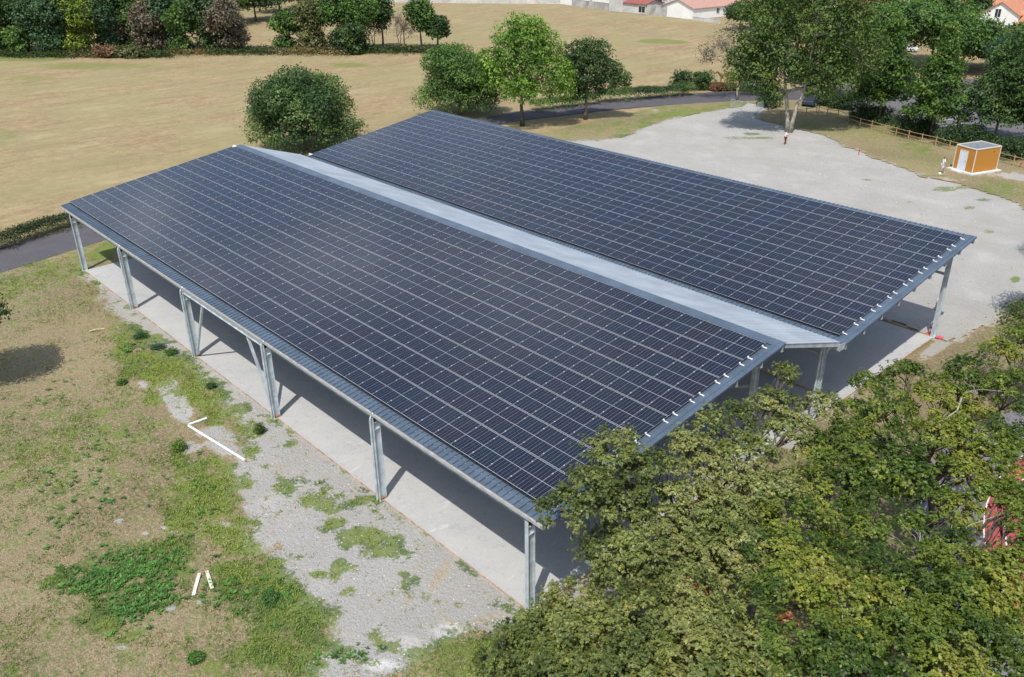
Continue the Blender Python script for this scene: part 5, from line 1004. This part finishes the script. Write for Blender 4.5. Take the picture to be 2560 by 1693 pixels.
plank('longer bleached plank lying on the lawn, left of its pair', (484, 1491), (499, 1436)); plank('shorter bleached plank with an orange edge, right of its pair', (517, 1430), (531, 1474))
a_, c_ = G(224, 831), G(262, 826); b = MB(); b.tube([(a_[0], a_[1], .1), ((a_+c_)[0]/2, (a_+c_)[1]/2, .16), (c_[0], c_[1], .12)], .03, 6); tag(b.build('dry_branch', plain('straw_branch', (.55, .52, .28), .8)), 'pale straw coloured branch on the upper lawn', 'branch')
p = G(2344, 778); bo = empty('bollard', p, 'white round topped bollard behind the rear right column', 'bollard'); b = MB(); b.tube([(0, 0, 0), (0, 0, .80), (0, 0, .90), (0, 0, .96), (0, 0, .99)], [.22, .21, .18, .11, .02], 18); b.build('post', WHITEM, bo, smooth=True); b = MB(); b.tube([(0, 0, .0), (0, 0, .05)], .25, 18); b.build('base', plain('pale_concrete', (.5, .5, .5), .9), bo)
REDP = plain('cone_red', (.62, .045, .03), .5, var=.05)
p = G(2326, 836); cn_ = empty('traffic_cone', p, 'red and white traffic cone standing by the rear right column', 'cone')
b = MB(); b.box((-.24, -.24, 0), (.24, .24, .045)); b.build('base', REDP, cn_)
def rr_(z): return .165-(.165-.03)*(z-.045)/.80
b = MB(); b.tube([(0, 0, .045), (0, 0, .845)], [rr_(.045), rr_(.845)], 20); b.build('body', REDP, cn_)
for (z0, z1) in ((.25, .42), (.56, .70)): b = MB(); b.tube([(0, 0, z0), (0, 0, z1)], [rr_(z0)+.004, rr_(z1)+.004], 20, False); b.build('reflective_band', WHITEM, cn_)
p = G(2349, 845); b = MB(); b.obox((0, 0, .04), (cos(.5), sin(.5), 0), (-sin(.5), cos(.5), 0), (0, 0, 1), .22, .12, .04); b.tube([(0, 0, .08), (0, 0, .16)], [.1, .06], 10); tag(b.build('cone_base', plain('pink_red_plastic', (.62, .12, .14), .6), None, loc=tuple(p)), 'small pinkish red plastic block on the ground beside the rear right column', 'block')
def red_post(label, p, lean):
    root = empty('marker_post', p, label, 'post'); b = MB(); d_ = np.array((*lean, .62)); b.tube([(0, 0, -.05), tuple(d_*.9)], [.055, .05], 8); b.build('shaft', REDP, root); b = MB(); b.tube([tuple(d_*.9), tuple(d_)], [.075, .06], 8); b.build('head', REDP, root)
red_post('short red marker post on the far edge of the yard', G(2146, 388), (.03, .0)); red_post('leaning red marker post right of the kiosk', G(2546, 418), (.25, .12))
b = MB(); b.add([(-.6, -.4, .0), (.6, -.4, .0), (.7, .4, 0), (-.5, .5, 0), (-.4, -.2, .7), (.4, -.2, .8), (.45, .2, .75), (-.3, .25, .85)], [(0, 1, 5, 4), (1, 2, 6, 5), (2, 3, 7, 6), (3, 0, 4, 7), (4, 5, 6, 7), (3, 2, 1, 0)]); tag(b.build('feed_tub', plain('blue_plastic', (.04, .20, .62), .5), None, loc=tuple(G(1871, 214))), 'bright blue tub on the pasture beside the horses', 'tub')

# ---- skinned figures
def skin(name, verts, edges, radii, mat, parent=None, root_i=0, sub=2):
    me = bpy.data.meshes.new(name); me.from_pydata([tuple(map(float, v)) for v in verts], edges, []); me.materials.append(mat); o = bpy.data.objects.new(name, me); COL.objects.link(o)
    o.modifiers.new('skin', 'SKIN')
    if not me.skin_vertices: me.skin_vertices.new(name='') if hasattr(me.skin_vertices, 'new') else None
    sv = me.skin_vertices[0].data
    for i, r_ in enumerate(radii): sv[i].radius = (r_, r_) if not isinstance(r_, tuple) else r_; sv[i].use_root = (i == root_i)
    o.modifiers['skin'].use_smooth_shade = True; s = o.modifiers.new('sub', 'SUBSURF'); s.levels = sub; s.render_levels = sub
    if parent is not None: o.parent = parent
    return o
SKIN_ = plain('skin', (.42, .24, .16), .6, var=.05); HAIR = plain('dark_hair', (.025, .018, .014), .7)
def person(label, p, yaw, J, shirt, lower, shoe, long_legs):
    """J: joints pelvis,chest,neck,head, l/r shoulder elbow wrist fingers, hip knee ankle toe"""
    root = empty('person', p, label, 'person', None, yaw)
    n = ['pelvis', 'waist', 'chest', 'neck', 'head0', 'head1', 'shL', 'elL', 'wrL', 'fiL', 'shR', 'elR', 'wrR', 'fiR', 'hiL', 'knL', 'anL', 'toL', 'hiR', 'knR', 'anR', 'toR', 'thL', 'thR']
    J['thL'] = tuple(np.array(J['wrL'])*.5+np.array(J['fiL'])*.5+np.array((.035, 0, .0))); J['thR'] = tuple(np.array(J['wrR'])*.5+np.array(J['fiR'])*.5+np.array((.035, 0, .0)))
    I = {k: i for i, k in enumerate(n)}; V = [J[k] for k in n]
    E = [('pelvis', 'waist'), ('waist', 'chest'), ('chest', 'neck'), ('neck', 'head0'), ('head0', 'head1'), ('chest', 'shL'), ('shL', 'elL'), ('elL', 'wrL'), ('wrL', 'fiL'), ('wrL', 'thL'), ('chest', 'shR'), ('shR', 'elR'), ('elR', 'wrR'), ('wrR', 'fiR'), ('wrR', 'thR'), ('pelvis', 'hiL'), ('hiL', 'knL'), ('knL', 'anL'), ('anL', 'toL'), ('pelvis', 'hiR'), ('hiR', 'knR'), ('knR', 'anR'), ('anR', 'toR')]
    R = dict(pelvis=.13, waist=.12, chest=.14, neck=.055, head0=.085, head1=.09, shL=.065, elL=.045, wrL=.03, fiL=.022, shR=.065, elR=.045, wrR=.03, fiR=.022, hiL=.09, knL=.06, anL=.042, toL=.035, hiR=.09, knR=.06, anR=.042, toR=.035, thL=.014, thR=.014)
    skin('body', V, [(I[a], I[b]) for a, b in E], [R[k] for k in n], SKIN_, root)
    nn = ['pelvis', 'waist', 'chest', 'shL', 'elL', 'shR', 'elR']; Q = [np.array(J[k]) for k in nn]; Q[4] = Q[3]*.25+Q[4]*.75; Q[6] = Q[5]*.25+Q[6]*.75
    skin('shirt', Q, [(0, 1), (1, 2), (2, 3), (3, 4), (2, 5), (5, 6)], [.155, .15, .165, .09, .075, .09, .075], shirt, root)
    nn = ['pelvis', 'hiL', 'knL', 'anL', 'hiR', 'knR', 'anR']; Q = [np.array(J[k]) for k in nn]; f = 1. if long_legs else .0
    if long_legs: skin('trousers', Q, [(0, 1), (1, 2), (2, 3), (0, 4), (4, 5), (5, 6)], [.15, .11, .08, .062, .11, .08, .062], lower, root)
    else: skin('shorts', [Q[0], Q[1], Q[2], Q[4], Q[5]], [(0, 1), (1, 2), (0, 3), (3, 4)], [.155, .12, .10, .12, .10], lower, root)
    for s in 'LR': a = np.array(J['an'+s])-np.array((0, 0, .03)); t = np.array(J['to'+s]); skin('shoe', [a, (a+t)/2, t], [(0, 1), (1, 2)], [.058, .05, .042], shoe, root, sub=1)
    h0, h1 = np.array(J['head0']), np.array(J['head1']); f = np.array((1, 0, 0)); skin('hair', [h1+(-.01, 0, .035), h1+(-.05, 0, .0), h0+(-.055, 0, .01)], [(0, 1), (1, 2)], [.088, .078, .06], HAIR, root, sub=1)
    b = MB(); c = (h0+h1)/2+np.array((.092, 0, .0)); b.tube([c+np.array((-.01, 0, .03)), c+np.array((.018, 0, -.005)), c+np.array((-.005, 0, -.012))], [.006, .011, .007], 6); b.build('nose', SKIN_, root)
    for y in (-.03, .03): b = MB(); b.tube([c+np.array((-.018, y, .03)), c+np.array((-.006, y, .03))], .011, 6); b.build('eye', BLACK, root)
def JJ(arms='side', stride=0., crouch=0.):
    h = 0; d = dict(pelvis=(0, 0, .93), waist=(0, 0, 1.08), chest=(0, 0, 1.30), neck=(.01, 0, 1.47), head0=(.03, 0, 1.57), head1=(.03, 0, 1.64), shL=(0, .17, 1.40), shR=(0, -.17, 1.40), hiL=(0, .10, .86), hiR=(0, -.10, .86), knL=(stride*.25+.02, .11, .49), knR=(-stride*.2+.03, -.11, .49), anL=(stride*.45, .11, .08), anR=(-stride*.45, -.11, .09), toL=(stride*.45+.17, .12, .035), toR=(-stride*.45+.16, -.12, .035))
    if arms == 'side': d.update(elL=(.0, .24, 1.13), wrL=(.08, .26, .89), fiL=(.11, .26, .76), elR=(-.02, -.24, 1.13), wrR=(.05, -.26, .89), fiR=(.08, -.26, .76))
    else: d.update(elL=(.04, .23, 1.12), wrL=(.26, .14, 1.06), fiL=(.37, .08, 1.08), elR=(.04, -.23, 1.12), wrR=(.26, -.14, 1.06), fiR=(.37, -.08, 1.08))
    return d
WH = plain('white_cotton', (.78, .78, .80), .9, var=.05); MAR = plain('maroon_cotton', (.16, .025, .02), .9, var=.1); LG = plain('light_grey_cotton', (.60, .62, .68), .9)
person('person in a white shirt and maroon trousers standing by the forked tree', G(1962, 362.5), ang(G(1950, 362), G(1980, 362)), JJ('front'), WH, MAR, WH, True)
person('person in white top and pale shorts striding beside the kiosk door', G(2354, 433), ang(G(2375, 433), G(2340, 433))+pi, JJ('front', .55), WH, LG, WH, False)
b = MB(); b.tube([(0, 0, .0), (0, 0, .10), (0, 0, .14)], [.16, .15, .08], 12); tag(b.build('white_bowl', WHITEM, None, loc=tuple(G(2349.5, 434.5))), 'small round white tub on the grass at the feet of the person by the kiosk', 'tub')
def horse(label, p, yaw, col, graze=True):
    root = empty('horse', p, label, 'horse', 'horses on the pasture', yaw); hm = plain('horse_coat_'+str(len(MATS)), col, .6, var=.15, scale=3)
    V = [(-.75, 0, 1.22), (-.25, 0, 1.15), (.25, 0, 1.15), (.65, 0, 1.22), (.95, 0, 1.42), (1.25, 0, 1.30 if graze else 1.75), (1.45, 0, 1.0 if graze else 1.72), (1.62, 0, .72 if graze else 1.5)]; R = [.27, .29, .29, .27, .18, .14, .13, .07]; E = [(i, i+1) for i in range(7)]
    for sx_, ry in ((-1, .16), (-1, -.16), (1, .15), (1, -.15)):
        k = len(V)
        if sx_ < 0: V += [(-.72, ry, .95), (-.60, ry, .72), (-.86, ry, .48), (-.80, ry, .10), (-.76, ry, .03)]; R += [.17, .11, .065, .05, .065]
        else: V += [(.62, ry, .95), (.66, ry, .68), (.65, ry, .46), (.65, ry, .10), (.69, ry, .03)]; R += [.14, .085, .06, .045, .06]
        E += [(0 if sx_ < 0 else 3, k)]+[(k+i, k+i+1) for i in range(4)]
    skin('body', V, E, R, hm, root, 1)
    dm = plain('horse_mane_'+str(len(MATS)), tuple(c*.45 for c in col) if graze else (.55, .42, .28), .8); skin('tail', [(-1.0, 0, 1.25), (-1.10, 0, 1.0), (-1.08, 0, .55)], [(0, 1), (1, 2)], [.05, .08, .04], dm, root, sub=1); skin('mane', [(.7, 0, 1.48), (1.0, 0, 1.60), (1.22, 0, 1.46 if graze else 1.85)], [(0, 1), (1, 2)], [.05, .06, .05], dm, root, sub=1)
    for y in (-.07, .07): b = MB(); b.tube([(1.30, y, 1.36 if graze else 1.84), (1.31, y*1.1, 1.50 if graze else 1.98)], [.045, .01], 6); b.build('ear', hm, root)
yv = ang(G(1840, 205), G(1790, 205)); horse('chestnut brown horse with a pale muzzle facing left on the pasture', G(1812, 208), yv, (.16, .06, .028), False); horse('redder horse with its rump to the lane beside the brown one', G(1826, 210), yv+.9, (.26, .075, .035))
